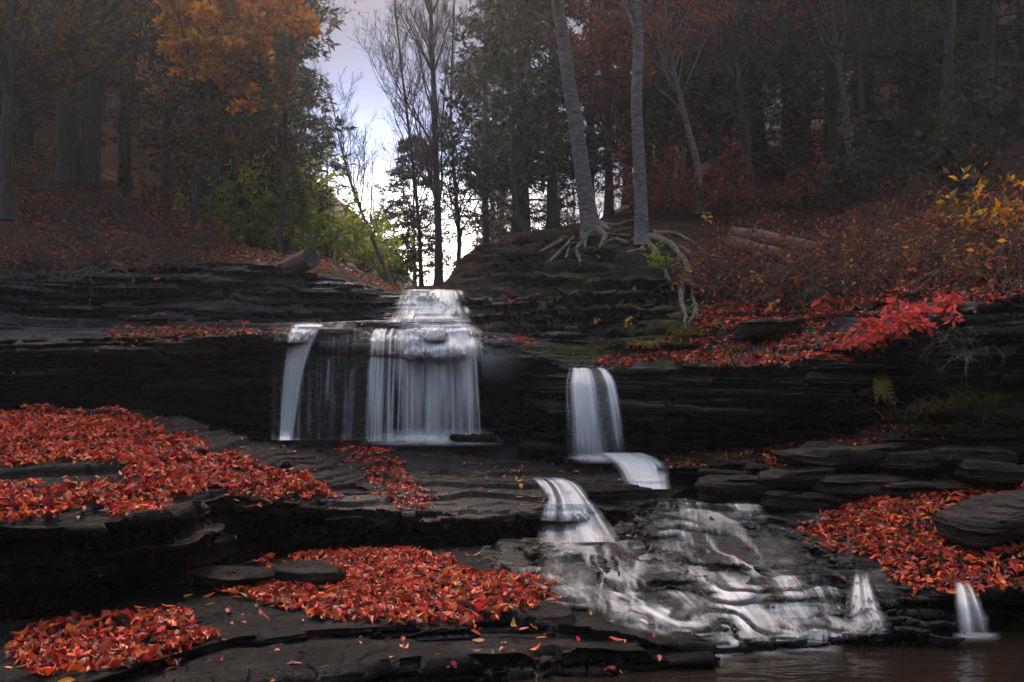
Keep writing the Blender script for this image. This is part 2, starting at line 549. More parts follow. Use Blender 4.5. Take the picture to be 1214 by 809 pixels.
A3 = B2 + E * (ud + .1); A3[:, 2] = -.15
Bb = B0 + E * .5 - U * .55
GL = strata(loft([A3, A2, A1, B2, B1, B0, Bb], [30, 22, 44, 150, 100, 20]), .085, .045, .95, 2, .10, macro=(.16, .11))
rocks("rock_ledge", GL, M_ROCK, None, "thick dark slab platform heaped with red leaves left of the falls")

# ---- wet platform at the foot of the falls
a0, a1, nu = 300, 815, 430
B0 = curve([(300, 520, 12.0), (450, 522, 12.3), (580, 520, 12.4), (630, 532, 12.2), (680, 545, 11.9), (740, 545, 11.8), (815, 556, 11.5)], nu, a0, a1)
B1 = curve([(300, 545, 10.3), (420, 560, 10.6), (520, 562, 10.8), (600, 565, 10.9), (660, 570, 10.8), (740, 572, 10.8), (815, 570, 11.0)], nu, a0, a1)
B2 = curve([(300, 592, 8.5), (420, 607, 9.1), (520, 613, 9.4), (600, 612, 9.5), (640, 606, 9.6), (700, 604, 9.9), (760, 603, 10.0), (800, 588, 10.4), (815, 580, 10.6)], nu, a0, a1)
A1 = B2 + E * .06 - U * .1
A2 = B2 + E * .6 - U * .16
A3 = A2 + E * .1; A3[:, 2] = -.1
Bb = B0 + E * .9 - U * .05
GW = strata(loft([A3, A2, A1, B2, B1, B0, Bb], [24, 20, 26, 140, 110, 30]), .09, .05, .95, 4, .12, macro=(.18, .09))
rocks("rock_ledge", GW, M_WET, None, "glistening wet black rock terrace at the foot of the main falls")

# ---- front platform
a0, a1, nu = -420, 850, 900
B0 = curve([(-140, 735, 6.7), (100, 730, 6.9), (215, 692, 7.3), (300, 668, 8.0), (370, 655, 8.7), (500, 645, 9.2), (600, 648, 9.3), (640, 655, 9.2), (700, 685, 8.3), (850, 705, 7.7)], nu, a0, a1)
B1 = curve([(-140, 768, 5.9), (60, 748, 6.1), (250, 715, 6.6), (400, 702, 7.2), (550, 695, 7.4), (650, 702, 7.2), (700, 730, 6.85), (850, 748, 6.65)], nu, a0, a1)
B2 = curve([(-140, 835, 5.0), (100, 812, 5.15), (200, 782, 5.5), (270, 765, 5.8), (400, 752, 6.0), (550, 745, 6.3), (640, 742, 6.35), (720, 755, 6.25), (850, 772, 6.15)], nu, a0, a1)
A1 = B2 + E * .03 - U * .06
S1 = curve([(-140, 875, 4.6), (100, 850, 4.8), (250, 812, 5.2), (400, 796, 5.5), (550, 786, 5.85), (640, 783, 5.95), (720, 782, 6.0), (850, 782, 6.08)], nu, a0, a1)
S2 = S1 - E * .02; S2[:, 2] = -.35
GF = strata(loft([S2, S1, A1, B2, B1, B0, B0 + E * .5 - U * .35], [30, 70, 24, 110, 130, 20]), .085, .05, .95, 6, .095, macro=(.14, .09))
rocks("rock_ledge", GF, M_ROCK, None, "low dark rock shelf in the front with red leaves in its hollows")

# ---- bed of the wide cascade
a0, a1, nu = 540, 1135, 560
B0 = curve([(540, 668, 9.0), (600, 640, 9.2), (640, 640, 9.2), (720, 628, 9.4), (790, 594, 9.7), (880, 596, 9.5), (960, 604, 9.2), (1075, 620, 8.7), (1135, 640, 8.4)], nu, a0, a1)
B1 = curve([(540, 692, 8.0), (600, 655, 8.3), (700, 645, 8.5), (800, 628, 8.6), (900, 628, 8.5), (1000, 650, 7.9), (1075, 665, 7.6), (1135, 695, 7.3)], nu, a0, a1)
B2 = curve([(540, 722, 7.2), (600, 700, 7.2), (700, 685, 7.4), (800, 672, 7.55), (900, 668, 7.55), (1000, 690, 7.2), (1075, 700, 7.0), (1135, 725, 6.9)], nu, a0, a1)
B3 = curve([(540, 778, 6.2), (600, 755, 6.3), (700, 735, 6.6), (800, 722, 6.8), (900, 712, 6.95), (1000, 722, 6.85), (1075, 730, 6.75), (1135, 750, 6.7)], nu, a0, a1)
B4 = curve([(540, 805, 5.8), (600, 795, 5.85), (700, 780, 6.05), (800, 768, 6.3), (900, 760, 6.45), (1000, 756, 6.55), (1075, 752, 6.6), (1135, 764, 6.5)], nu, a0, a1)
A0 = B4.copy() + E * .05; A0[:, 2] = -.35
GB = loft([A0, B4, B3, B2, B1, B0, B0 + E * .6 - U * .1], [14, 70, 60, 60, 70, 16])
wz = GB[..., 2] + .10 * fbm(GB, (1.1, 1.1, 0), 4, 31) + .05 * vn(GB, (3.5, 3.5, 0), 33) + .06 * GB[..., 0]
fz = wz / .075 - np.floor(wz / .075)
GB[..., 2] += (sst(fz, .70, .92) - fz) * .075 * .95
GC = strata(GB, .07, .026, .85, 8, .06, (.05, -.02), .012, macro=(.08, .05, np.full(GB.shape[:2], .45)))
rocks("rock_ledge", GC, M_WET, None, "stepped black streambed rock carrying the wide white cascade")

# ---- right leafy shelf
a0, a1, nu = 890, 1640, 560
B0 = curve([(890, 600, 10.1), (960, 590, 9.9), (1050, 575, 9.6), (1214, 560, 9.1), (1340, 545, 8.6)], nu, a0, a1)
B1 = curve([(890, 640, 8.7), (960, 635, 8.5), (1050, 630, 8.2), (1214, 620, 7.9), (1340, 612, 7.6)], nu, a0, a1)
B2 = curve([(890, 668, 8.1), (960, 672, 7.8), (1000, 690, 7.4), (1060, 708, 7.0), (1150, 708, 6.9), (1214, 704, 6.9), (1340, 702, 6.7)], nu, a0, a1)
A1 = B2 + E * .06 - U * .08
A2 = B2 + E * .22 - U * .16
A3 = A2.copy() + E * .05; A3[:, 2] = -.35
GR = strata(loft([A3, A2, A1, B2, B1, B0, B0 + E * .5 - U * .3], [20, 10, 14, 70, 90, 14]), .05, .04, .85, 9, .06)
rocks("rock_ledge", GR, M_ROCK, None, "flat dark shelf beside the cascade on the right under a carpet of red leaves")

# ---- right middle ledge and grassy bank
a0, a1, nu = 785, 1640, 600
B0 = curve([(785, 541, 11.7), (900, 537, 11.5), (1000, 520, 11.1), (1060, 482, 10.7), (1130, 460, 10.5), (1214, 452, 10.3), (1340, 440, 9.9)], nu, a0, a1)
B1 = curve([(785, 552, 10.9), (900, 549, 10.4), (960, 540, 10.1), (1060, 518, 9.8), (1130, 514, 9.7), (1214, 514, 9.4), (1340, 512, 9)], nu, a0, a1)
A1 = B1 + E * .06 - U * .14
A2 = B1 + E * .35 - U * .22
A3 = A2.copy(); A3[:, 2] = .1
GM = loft([A3, A2, A1, B1, B0, B0 + E * .8 - U * .1], [24, 14, 22, 80, 16])
GM = strata(GM, .07, .05, .9, 10, .09, macro=(.2, .1))
pmx, pmy = proj(GM)
Nm = gnorm(GM)
mm = np.zeros(GM.shape)
mm[..., 0] = .9 * sst(pmx, 1000, 1080) * sst(Nm[..., 2], .3, .6)
mm[..., 1] = .8 * sst(pmx, 980, 1060) * sst(Nm[..., 2], .3, .6) * sst(fbm(GM, 2.5, 3, 4), -.1, .3)
rocks("rock_ledge", GM, M_DRY, mm, "overhanging brown ledge right of the small fall rising into a grassy bank")


# ---- one big sheet of ground below and around everything
gx = np.concatenate([np.linspace(-95, -12, 28), np.linspace(-11, 11, 45), np.linspace(12, 95, 28)])
gy = np.concatenate([np.linspace(-45, 4, 25), np.linspace(4.5, 30, 52), np.linspace(32, 95, 28)])
GX, GY = np.meshgrid(gx, gy)
side = np.maximum(np.abs(GX) - 7.8 - .012 * np.maximum(GY, 0), 0)
vall = np.interp(GY, [-60, -32, -14, -3, 5, 11, 14, 20, 36, 150], [9, 5, .2, -.9, -.9, -.8, -.2, 1.2, 3.2, 9.0])  # the climb behind the camera is added to cut low sky light
GZ = vall + 15 * (1 - np.exp(-side / 13.0)) + 7 * (1 - np.exp(-np.maximum(np.abs(GX) - 3, 0) / 9.0)) * sst(GY, 18, 34)
PG = np.stack([GX, GY, GZ], -1)
PG[..., 2] += .5 * fbm(PG, .12, 4, 77) * sst(side, 0, 4) + .25 * fbm(PG, .3, 3, 70) * sst(GY, 30, 40)
mk = np.zeros(PG.shape); mk[..., 0] = 1
rocks("ground", PG, M_DRY, mk, "leaf covered ground of the wooded gorge", kind='structure')

# ---- pool
wv = np.array([(-30, -40, -.03), (30, -40, -.03), (30, 7.6, -.03), (-30, 7.6, -.03)])
tag(put("water", mkmesh("water", wv, [(0, 1, 2, 3)]), M_POOL), "dark brown pool below the cascade", kind='structure')

# ---- haze
bx = np.array([(x, y, z) for x in (-100, 100) for y in (-50, 100) for z in (-3.5, 46)])
hm = bpy.data.materials.new("haze"); hm.use_nodes = True
hn = hm.node_tree.nodes; hn.remove(hn["Principled BSDF"])
pv = hn.new("ShaderNodeVolumePrincipled")
pv.inputs["Color"].default_value = (.84, .87, .97, 1)
pv.inputs["Density"].default_value = HAZE_DENS
pv.inputs["Anisotropy"].default_value = HAZE_ANISO
hm.node_tree.links.new(pv.outputs[0], hn["Material Output"].inputs["Volume"])
ho = put("haze", mkmesh("haze", bx, [(0, 1, 3, 2), (4, 6, 7, 5), (0, 4, 5, 1), (2, 3, 7, 6), (0, 2, 6, 4), (1, 5, 7, 3)], smooth=False), hm)
tag(ho, "pale morning mist hanging in the gorge", kind='stuff')

# ------------------------------------------------------------------ standing things on the surfaces
CELL = 3
ZW, ZH = 1700 // CELL, 1100 // CELL
zb = np.full((ZH, ZW), 1e9); zi = np.full((ZH, ZW, 3), np.nan)
for S in SURF[:-1]:
    Q = S.reshape(-1, 3)
    qx, qy = proj(Q)
    ix, iy = ((qx + 250) // CELL).astype(int), (qy // CELL).astype(int)
    ok = (ix >= 0) & (ix < ZW) & (iy >= 0) & (iy < ZH)
    order = np.argsort(-Q[ok, 1])
    ixx, iyy, Qo = ix[ok][order], iy[ok][order], Q[ok][order]
    nearer = Qo[:, 1] < zb[iyy, ixx]
    # farthest first, so the last write wins with the nearest point
    zb[iyy[nearer], ixx[nearer]] = Qo[nearer, 1]
    zi[iyy[nearer], ixx[nearer]] = Qo[nearer]


def on(px, py):
    """the point of rock or soil seen at a photo pixel"""
    cx, cy_ = int((px + 250) // CELL), int(py // CELL)
    for r in range(0, 12):
        s = zi[max(cy_ - r, 0):cy_ + r + 1, max(cx - r, 0):cx + r + 1].reshape(-1, 3)
        s = s[~np.isnan(s[:, 0])]
        if len(s): return s[np.argmin(s[:, 1])].copy()
    return W(px, py, 15)


_pts = np.concatenate([GHILL[::2, ::2].reshape(-1, 3), PG[GY > 6].reshape(-1, 3)])
KD = kdtree.KDTree(len(_pts))
for i_, p_ in enumerate(_pts): KD.insert((p_[0], p_[1], 0), i_)
KD.balance()


def ground(x, y):
    return max(_pts[i][2] for (_, i, d) in KD.find_n((x, y, 0), 3))


# ------------------------------------------------------------------ leaves
def inpoly(x, y, poly):
    p = np.array(poly, float)
    r = np.zeros(x.shape, bool)
    j = len(p) - 1
    for i in range(len(p)):
        c = ((p[i, 1] > y) != (p[j, 1] > y)) & (x < (p[j, 0] - p[i, 0]) * (y - p[i, 1]) / (p[j, 1] - p[i, 1] + 1e-9) + p[i, 0])
        r ^= c; j = i
    return r


RED = np.array([(.56, .045, .016), (.64, .07, .02), (.46, .03, .014), (.68, .11, .022), (.30, .022, .013), (.60, .05, .025), (.18, .022, .013), (.58, .14, .025), (.12, .03, .018)])
BRN = np.array([(.20, .06, .03), (.30, .08, .03), (.14, .05, .03), (.38, .09, .03), (.22, .09, .05), (.1, .04, .025)])
ORG = np.array([(.60, .20, .02), (.65, .28, .03), (.55, .12, .02), (.6, .35, .04), (.45, .1, .02)])


def leaf_geo(P, Nn, size, rg, pal, tilt=.5, lift=.012, width=.35, curl=.5):
    n = len(P); tilt = tilt * .72; size = size * .95
    az = rg.uniform(0, 6.283, n)
    nn = nrm(Nn + rg.normal(0, tilt, (n, 3)) * np.array([1, 1, .3]))
    t = np.stack([np.cos(az), np.sin(az), np.zeros(n)], -1)
    t = nrm(t - nn * (t * nn).sum(-1, keepdims=True))
    b = np.cross(nn, t)
    L = size * rg.uniform(.5, 1.3, n); Wd = L * width * rg.uniform(.7, 1.25, n)
    fold = rg.uniform(.0, .55, n); cu = rg.normal(0, curl, n); tw = rg.normal(0, .25, n)
    S = np.array([0, .28, .62, 1.0, .26, .60, .26, .60]); X = np.array([0, 0, 0, 0, .48, .42, -.48, -.42])
    V = np.zeros((n, 8, 3))
    for i in range(8):
        s = (S[i] - .5) * L
        q = X[i] * Wd * (1 - .25 * fold)
        h = np.abs(X[i]) * Wd * fold * 1.3 + cu * L * (S[i] - .5) ** 2 * 1.6 + tw * q * (S[i] - .5) * 2
        V[:, i] = P + t * s[:, None] + b * q[:, None] + nn * (h + lift * rg.uniform(0, 1, n) + .004)[:, None]
    cu = cu * .6; Q = np.array([(1, 4, 5, 2), (1, 2, 7, 6)]); T = np.array([(0, 4, 1), (0, 1, 6), (2, 5, 3), (2, 3, 7)])
    off = (np.arange(n) * 8)[:, None, None]
    c = pal[rg.integers(0, len(pal), n)] * rg.uniform(.38, 1.2, (n, 1)) + rg.normal(0, .008, (n, 3))
    return V.reshape(-1, 3), (Q[None] + off).reshape(-1, 4), (T[None] + off).reshape(-1, 3), np.repeat(np.clip(c, .006, .9), 8, 0)


def sample(G, n, rg, w=None, nzmin=.35):
    a_, b_, c_, d_ = G[:-1, :-1], G[:-1, 1:], G[1:, :-1], G[1:, 1:]
    cr = np.cross(b_ - a_, c_ - a_)
    ar = np.linalg.norm(cr, axis=-1)
    nn = cr / np.maximum(ar[..., None], 1e-9)
    pr = ar * (nn[..., 2] > nzmin)
    if w is not None: pr = pr * w(a_)
    pr = pr.ravel()
    if pr.sum() <= 0: return np.zeros((0, 3)), np.zeros((0, 3)), 0
    id_ = rg.choice(len(pr), n, p=pr / pr.sum())
    u, v = rg.random((n, 1)), rg.random((n, 1))
    f = lambda q: q.reshape(-1, 3)[id_]
    return f(a_) + (f(b_) - f(a_)) * u + (f(c_) - f(a_)) * v, f(nn), pr.sum()


def litter(name, label, specs):
    """one carpet of leaves: specs = (surface, weight function, leaves per m2, size, palette, tilt, lift)"""
    Vs, Qs, Ts, Cs, o = [], [], [], [], 0
    rg = np.random.default_rng(abs(hash(label)) % 1000 if False else len(label) * 7 + len(specs))
    for S, w, dens, size, pal, tilt, lift in specs:
        _, _, area = sample(S, 1, rg, w)
        n = int(dens * area)
        if n < 1: continue
        P, Nn, _ = sample(S, n, rg, w)
        # leaves lie flat to the general slope rather than to every small step
        Nn = nrm(Nn * .5 + np.array([0, -.05, 1]))
        V, Q, T, C = leaf_geo(P, Nn, size, rg, pal, tilt, lift)
        Vs.append(V); Qs.append(Q + o); Ts.append(T + o); Cs.append(C); o += len(V)
    me = mkmesh(name, np.concatenate(Vs), np.concatenate(Qs), np.concatenate(Ts), attrs={"col": np.concatenate(Cs)})
    ob = put(name, me, M_LEAF)
    return tag(ob, label, None, None, 'stuff')


def region(polys, holes=(), thr=.0, fr=2.1, seed=5, soft=.34):
    def w(P):
        x, y = proj(P)
        jx = 26 * fbm(P, 2.6, 3, seed + 1); jy = 16 * fbm(P, 2.6, 3, seed + 2)
        r = np.zeros(x.shape, bool)
        for p in polys: r |= inpoly(x + jx, y + jy, p)
        for p in holes: r &= ~inpoly(x + jx, y + jy, p)
        return r * sst(fbm(P, fr, 4, seed), thr - soft, thr + soft) ** 1.3
    return w


litter("leaf_litter", "thick carpet of red leaves on the left rock platform", [
    (GL, region([[(-200, 482), (90, 487), (165, 500), (205, 512), (250, 530), (310, 545), (352, 560), (395, 582), (408, 600), (330, 588), (250, 580), (215, 595), (190, 614), (100, 616), (-200, 616)]],
                [[(-200, 545), (60, 548), (140, 562), (150, 578), (60, 578), (-200, 576)]], -.5), 760, .098, RED, .42, .05),
    (GL, region([[(-200, 482), (200, 488), (340, 525), (400, 560), (430, 600), (0, 620), (-200, 620)]], thr=.15), 60, .10, RED, .4, .01)])
litter("leaf_litter", "drift of red leaves in the hollows of the front shelf", [
    (GF, region([[(370, 657), (450, 654), (520, 664), (600, 690), (650, 690), (630, 722), (565, 745), (480, 738), (400, 738), (330, 726), (265, 706), (212, 688), (240, 674), (300, 668)]],
                [[(240, 672), (300, 668), (316, 684), (290, 694), (250, 690)], [(330, 674), (380, 670), (395, 682), (360, 692)]], -.4), 740, .098, RED, .42, .045),
    (GF, region([[(40, 745), (150, 728), (225, 733), (262, 760), (200, 772), (150, 764), (210, 800), (30, 800), (5, 772)]], thr=-.45), 760, .10, RED, .42, .05),
    (GF, region([[(600, 650), (660, 660), (655, 720), (620, 700)]], thr=.1), 200, .09, RED, .4, .02)])
litter("leaf_litter", "scattered red leaves trailing over the wet terrace below the falls", [
    (GW, region([[(300, 520), (345, 535), (380, 560), (415, 600), (360, 595), (300, 590)]], thr=-.1), 450, .10, RED, .4, .03),
    (GW, region([[(400, 524), (440, 528), (475, 548), (482, 570), (515, 598), (475, 604), (430, 575), (412, 545)]], thr=-.35), 380, .095, RED, .42, .03)])
litter("leaf_litter", "spread of red leaves on the flat shelf at the right", [
    (GR, region([[(925, 622), (1000, 595), (1110, 572), (1340, 560), (1340, 704), (1150, 710), (1070, 700), (1035, 668), (930, 650)]], thr=-.42), 640, .094, RED, .42, .04),
    (GM, region([[(785, 538), (1000, 520), (1010, 545), (900, 556), (785, 556)]], thr=-.1), 330, .09, np.concatenate([RED, ORG]), .4, .02),
    (GM, region([[(1000, 515), (1060, 470), (1340, 440), (1340, 520), (1000, 530)]], thr=.1), 110, .09, np.concatenate([BRN, RED]), .5, .02)])
litter("leaf_litter", "red and russet leaves covering the slope above the right ledge", [
    (GCLIFF, region([[(815, 395), (860, 360), (940, 368), (1040, 332), (1120, 302), (1340, 240), (1340, 340), (1214, 360), (1110, 392), (1020, 428), (940, 446), (870, 440), (810, 436), (720, 436), (700, 425), (760, 415)]], thr=-.22), 480, .10, np.concatenate([RED, RED, BRN]), .55, .05),
    (GHILL, region([[(815, 335), (860, 330), (1000, 290), (1340, 170), (1340, 290), (1120, 310), (1000, 360), (860, 372)]], thr=-.05), 240, .10, np.concatenate([RED, BRN, BRN, BRN]), .6, .05),
    (GCLIFF, region([[(600, 395), (660, 398), (655, 415), (610, 412)], [(640, 340), (690, 345), (620, 362), (565, 355)]], thr=-.2), 260, .085, RED, .45, .02)])
litter("leaf_litter", "russet leaves lying along the ledges left of the falls", [
    (GCLIFF, region([[(120, 380), (200, 378), (335, 382), (335, 402), (230, 412), (130, 412)]], thr=-.05), 330, .09, np.concatenate([RED, BRN, ORG]), .45, .03),
    (GHILL, region([[(-260, 200), (100, 230), (300, 290), (470, 335), (470, 350), (300, 320), (130, 330), (-260, 335)]], thr=.0), 160, .09, np.concatenate([BRN, BRN, BRN, RED, ORG]), .55, .03)])
litter("leaf_litter", "dull brown leaves over the upper wooded banks", [
    (GHILL[::2, ::2], region([[(-260, -200), (420, -200), (420, 318), (300, 290), (0, 260), (-260, 260)]], thr=-.1), 70, .10, BRN * .8, .55, .03),
    (GHILL[::2, ::2], region([[(760, -200), (1320, -200), (1320, 300), (900, 310), (780, 270), (740, 250)]], thr=-.05), 80, .10, BRN * .8, .55, .04)])

every = lambda P: np.ones(P.shape[:2])
litter("leaf_litter", "stray leaves dotted thinly over the lower rocks", [(S_, every, d_, .085, np.concatenate([RED, RED, ORG, BRN]), .35, .0) for S_, d_ in ((GL, 14), (GF, 16), (GW, 14), (GR, 22), (GM, 18), (GCLIFF, 8))])
# single leaves stuck on the bare wet rock
rg = np.random.default_rng(21)


def single_leaves(polys, n, pal, label, grp, size=.085):
    k = 0
    while k < n:
        p = polys[rg.integers(len(polys))]
        q = np.array(p)
        x, y = rg.uniform(q[:, 0].min(), q[:, 0].max()), rg.uniform(q[:, 1].min(), q[:, 1].max())
        if not inpoly(np.array(x), np.array(y), p): continue
        P = on(x, y)
        V, Q, T, C = leaf_geo(np.zeros((1, 3)), np.array([[0, -.25, 1.]]), size, rg, pal, .3, .0)
        o = put("fallen_leaf", mkmesh("fallen_leaf", V, Q, T, attrs={"col": C}), M_LEAF, loc=P + np.array([0, -.01, .012]))
        tag(o, label, "leaf", grp); k += 1


single_leaves([[(560, 540), (640, 545), (760, 560), (720, 600), (600, 600), (560, 575)]], 26, np.concatenate([ORG, ORG, RED]), "orange leaf stuck to the wet rock between the two falls", "orange leaves on the wet terrace")
single_leaves([[(640, 740), (800, 755), (790, 790), (600, 795)], [(560, 745), (640, 735), (640, 780), (560, 780)]], 20, np.concatenate([ORG, RED]), "orange leaf on the dark rock at the foot of the front shelf", "orange leaves on the front rock")
single_leaves([[(720, 650), (880, 640), (960, 700), (850, 720), (740, 680)]], 16, RED, "red leaf caught on wet rock in the wide cascade", "red leaves caught in the cascade")
single_leaves([[(100, 395), (300, 395), (280, 440), (120, 445)]], 16, np.concatenate([ORG, RED]), "small leaf caught on the dark cliff face left of the falls", "leaves caught on the left cliff face", .09)


# ------------------------------------------------------------------ falling water
def veil(knots, nu, nvs, dens, seed, fr=(7, 17, 41, 90), bias=.05, gain=1.6, along=.5, ripple=.012, shift=(0, 0, 0), post=None, soften=0):
    """knots: (px0, px1, py, D) from top to bottom, joined by a smooth path; returns grid + density"""
    K = []
    u = np.linspace(0, 1, nu)
    for (p0, p1, py, D) in knots: K.append(W(p0 + (p1 - p0) * u, np.full(nu, float(py)), D))
    K = np.stack(K)
    rows = []
    for i in range(len(K) - 1):
        p0, p1, p2, p3 = K[max(i - 1, 0)], K[i], K[i + 1], K[min(i + 2, len(K) - 1)]
        d1 = (p2 - p0) * .5 * min(1.0, np.linalg.norm((p2 - p1)[nu // 2]) / max(np.linalg.norm((p1 - p0)[nu // 2]), .05)); d2 = (p3 - p1) * .5 * min(1.0, np.linalg.norm((p2 - p1)[nu // 2]) / max(np.linalg.norm((p3 - p2)[nu // 2]), .05))
        for t in np.linspace(0, 1, nvs[i], endpoint=False):
            a_, b_, c_, d_ = 2 * t**3 - 3 * t**2 + 1, t**3 - 2 * t**2 + t, -2 * t**3 + 3 * t**2, t**3 - t**2
            rows.append(a_ * p1 + b_ * d1 + c_ * p2 + d_ * d2)
    rows.append(K[-1])
    Gv = np.stack(rows)
    wid = np.linalg.norm(K[-1][-1] - K[-1][0])
    seg = np.concatenate([[0], np.cumsum(np.linalg.norm(np.diff(Gv[:, nu // 2], axis=0), axis=-1))])
    vlen = seg[-1]
    um = np.broadcast_to(u * wid, (len(seg), nu)); vm = np.broadcast_to(seg[:, None], um.shape)
    q = np.stack([um + (.03 + .05 * vm / vlen) * fbm(np.stack([um * 3, vm * .8, 0 * um], -1), 1, 2, seed), vm, 0 * um + seed * 3.1], -1)
    s = 0
    for f, w_ in zip(fr, (.5, .32, .26, .16)): s = s + w_ * vn(q, (f, along * (1 + f / 25), 1), seed)
    a_ = np.clip((s + bias) * gain, 0, 1)
    un = np.broadcast_to(u, um.shape); vnn = vm / vlen
    a_ = a_ * dens(un, vnn) if post is None else np.clip(post(un, vnn), 0, 1.3) * np.clip(1.0 + .8 * s, .1, 1.4)
    Gv = drape(Gv, soften=soften)
    if soften:          # thin over the flats, white over the drops
        fw_ = (Gv[..., 2] + .10 * fbm(Gv, (1.1, 1.1, 0), 4, 31) + .05 * vn(Gv, (3.5, 3.5, 0), 33) + .06 * Gv[..., 0]) / .075
        fw_ = fw_ - np.floor(fw_)
        a_ = a_ * (.06 + 1.15 * sst(fw_, .35, .8) * (.35 + .65 * sst(vn(q, (1.6, 2.5, 1), seed + 40), -.5, .4)))
    Gv = Gv + np.array(shift) + np.array([0, -1, .2]) * (ripple * (s + .6 * a_))[..., None]
    return Gv, np.clip(a_, 0, .96)


def drape(Gv, gap=.025, soften=0):
    """where the sheet would dive into the rock, let it slide over the rock instead"""
    x, y = proj(Gv)
    ix = np.clip(((x + 250) // CELL).astype(int), 1, ZW - 2); iy = np.clip((y // CELL).astype(int), 1, ZH - 2)
    Dr = np.minimum(np.minimum(zb[iy, ix], zb[iy, ix + 1]), np.minimum(zb[iy + 1, ix], zb[iy, ix - 1]))
    k = np.minimum((Dr - gap) / Gv[..., 1], 1.0)
    for _ in range(6):
        kp = np.pad(k, 1, mode='edge')
        k = np.minimum(k, (kp[:-2, 1:-1] + kp[2:, 1:-1] + kp[1:-1, :-2] + kp[1:-1, 2:]) / 4)
    for _ in range(soften):
        kp = np.pad(k, 1, mode='edge')
        k = (kp[:-2, 1:-1] + kp[2:, 1:-1] + kp[1:-1, :-2] + kp[1:-1, 2:] + 2 * k) / 6
    O = np.array([0, 0, EYE])
    return O + (Gv - O) * k[..., None]


def water_mesh(parts):
    Vs, Qs, A, o = [], [], [], 0
    for Gv, a_ in parts:
        Vs.append(Gv.reshape(-1, 3)); Qs.append(gridq(*Gv.shape[:2]) + o); A.append(a_.ravel()); o += Gv.shape[0] * Gv.shape[1]
    V, Q, A = np.concatenate(Vs), np.concatenate(Qs), np.concatenate(A)
    Q = Q[A[Q].max(1) > .012]
    used = np.unique(Q); mp = np.zeros(len(V), int); mp[used] = np.arange(len(used))
    return mkmesh("waterfall", V[used], mp[Q], attrs={"dens": A[used]})


edge = lambda u, w=.12: sst(u, 0, w) * (1 - sst(u, 1 - w, 1))
rag = lambda u, v, k, s_: u + k * fbm(np.stack([u * 2, v * 7, 0 * u], -1), 1, 3, s_)          # ragged borders


def strands(seed, n, cen, wid=(.006, .03), amp=(.25, .9), drift=.06, start=.0, endv=1.0, stray=.25):
    """many separate threads of falling water; cen = [(centre, spread, share)]"""
    g = np.random.default_rng(seed)
    sh = np.array([c[2] for c in cen]); pick = g.choice(len(cen), n, p=sh / sh.sum())
    c0 = np.array([g.normal(cen[k][0], cen[k][1]) for k in pick])
    w0 = g.uniform(*wid, n) * g.choice([.5, .8, 1.2, 2.4], n); a0 = g.uniform(*amp, n)
    dr = (c0 - .5) * drift + g.normal(0, abs(drift) * .25, n)
    s0 = np.where(g.random(n) < stray, g.uniform(start, .6, n), start); e0 = np.where(g.random(n) < stray, g.uniform(.55, 1.1, n), 1.3) * endv
    ph = g.uniform(0, 9, n)

    def f(u, v):
        o = np.zeros(u.shape)
        for k in range(n):
            c = c0[k] + dr[k] * v + .004 * np.sin(ph[k] + v * 5)
            w = w0[k] * (.7 + .8 * v)
            o += a0[k] * np.exp(-((u - c) / w) ** 2) * sst(v, s0[k] - .02, s0[k] + .06) * (1 - sst(v, e0[k] - .2, e0[k])) / (.75 + .6 * v)
        return o
    return f


def threads(knots, nu, nvs, f, seed, **k):
    """veil whose density is f, broken up by fine streaks"""
    return veil(knots, nu, nvs, lambda u, v: 1.0, seed, post=f, **k)


def waterfall(label, parts):
    o = put("waterfall", water_mesh(parts), M_FOAM)
    return tag(o, label, "waterfall")


# upper tier, spreading as it comes down over the bench
fs = strands(1, 54, [(.45, .20, .7), (.75, .12, .3)], (.008, .03), (.2, .8), .14, stray=.4)
waterfall("short white upper fall spilling over the highest lip", [
    threads([(470, 552, 345, 14.6), (465, 558, 347, 14.0), (461, 563, 364, 13.75), (452, 568, 382, 13.3)], 330, [14, 24, 24],
            lambda u, v: edge(rag(u, v, .16, 5), .24) * sst(v, .02, .2) * (fs(u, v) + .2 * np.exp(-((u - .5) / .28) ** 2) + .3 * sst(v, .75, 1) * edge(u, .4)), 1),
    threads([(478, 540, 344, 14.5), (474, 546, 346, 13.95), (470, 552, 364, 13.68), (462, 560, 380, 13.25)], 260, [14, 24, 24],
            lambda u, v: .6 * edge(u, .25) * sst(v, .02, .2), 2, shift=(0, -.06, 0))])
mk_ = [(452, 566, 378, 13.35), (445, 568, 385, 12.9), (438, 571, 391, 12.45), (434, 574, 400, 12.2), (432, 577, 425, 12.1), (430, 579, 470, 12.05), (429, 580, 524, 12.0)]
fa = strands(3, 56, [(.55, .13, .66), (.10, .035, .12), (.28, .05, .06), (.78, .07, .16)], (.004, .018), (.3, 1.1), .08, .34, stray=.45)
fb = strands(4, 46, [(.60, .20, .8), (.15, .08, .2)], (.004, .014), (.2, .8), .07, .36, stray=.5)
bell = lambda u: np.exp(-((u - .57) / .25) ** 2)
topw = lambda u, v: (.3 + .7 * sst(u, .12, .42)) * (1 - sst(v, .33, .52)) * (.35 + .75 * np.exp(-((u - .6) / .28) ** 2)) * edge(rag(u, v, .12, 7), .2)
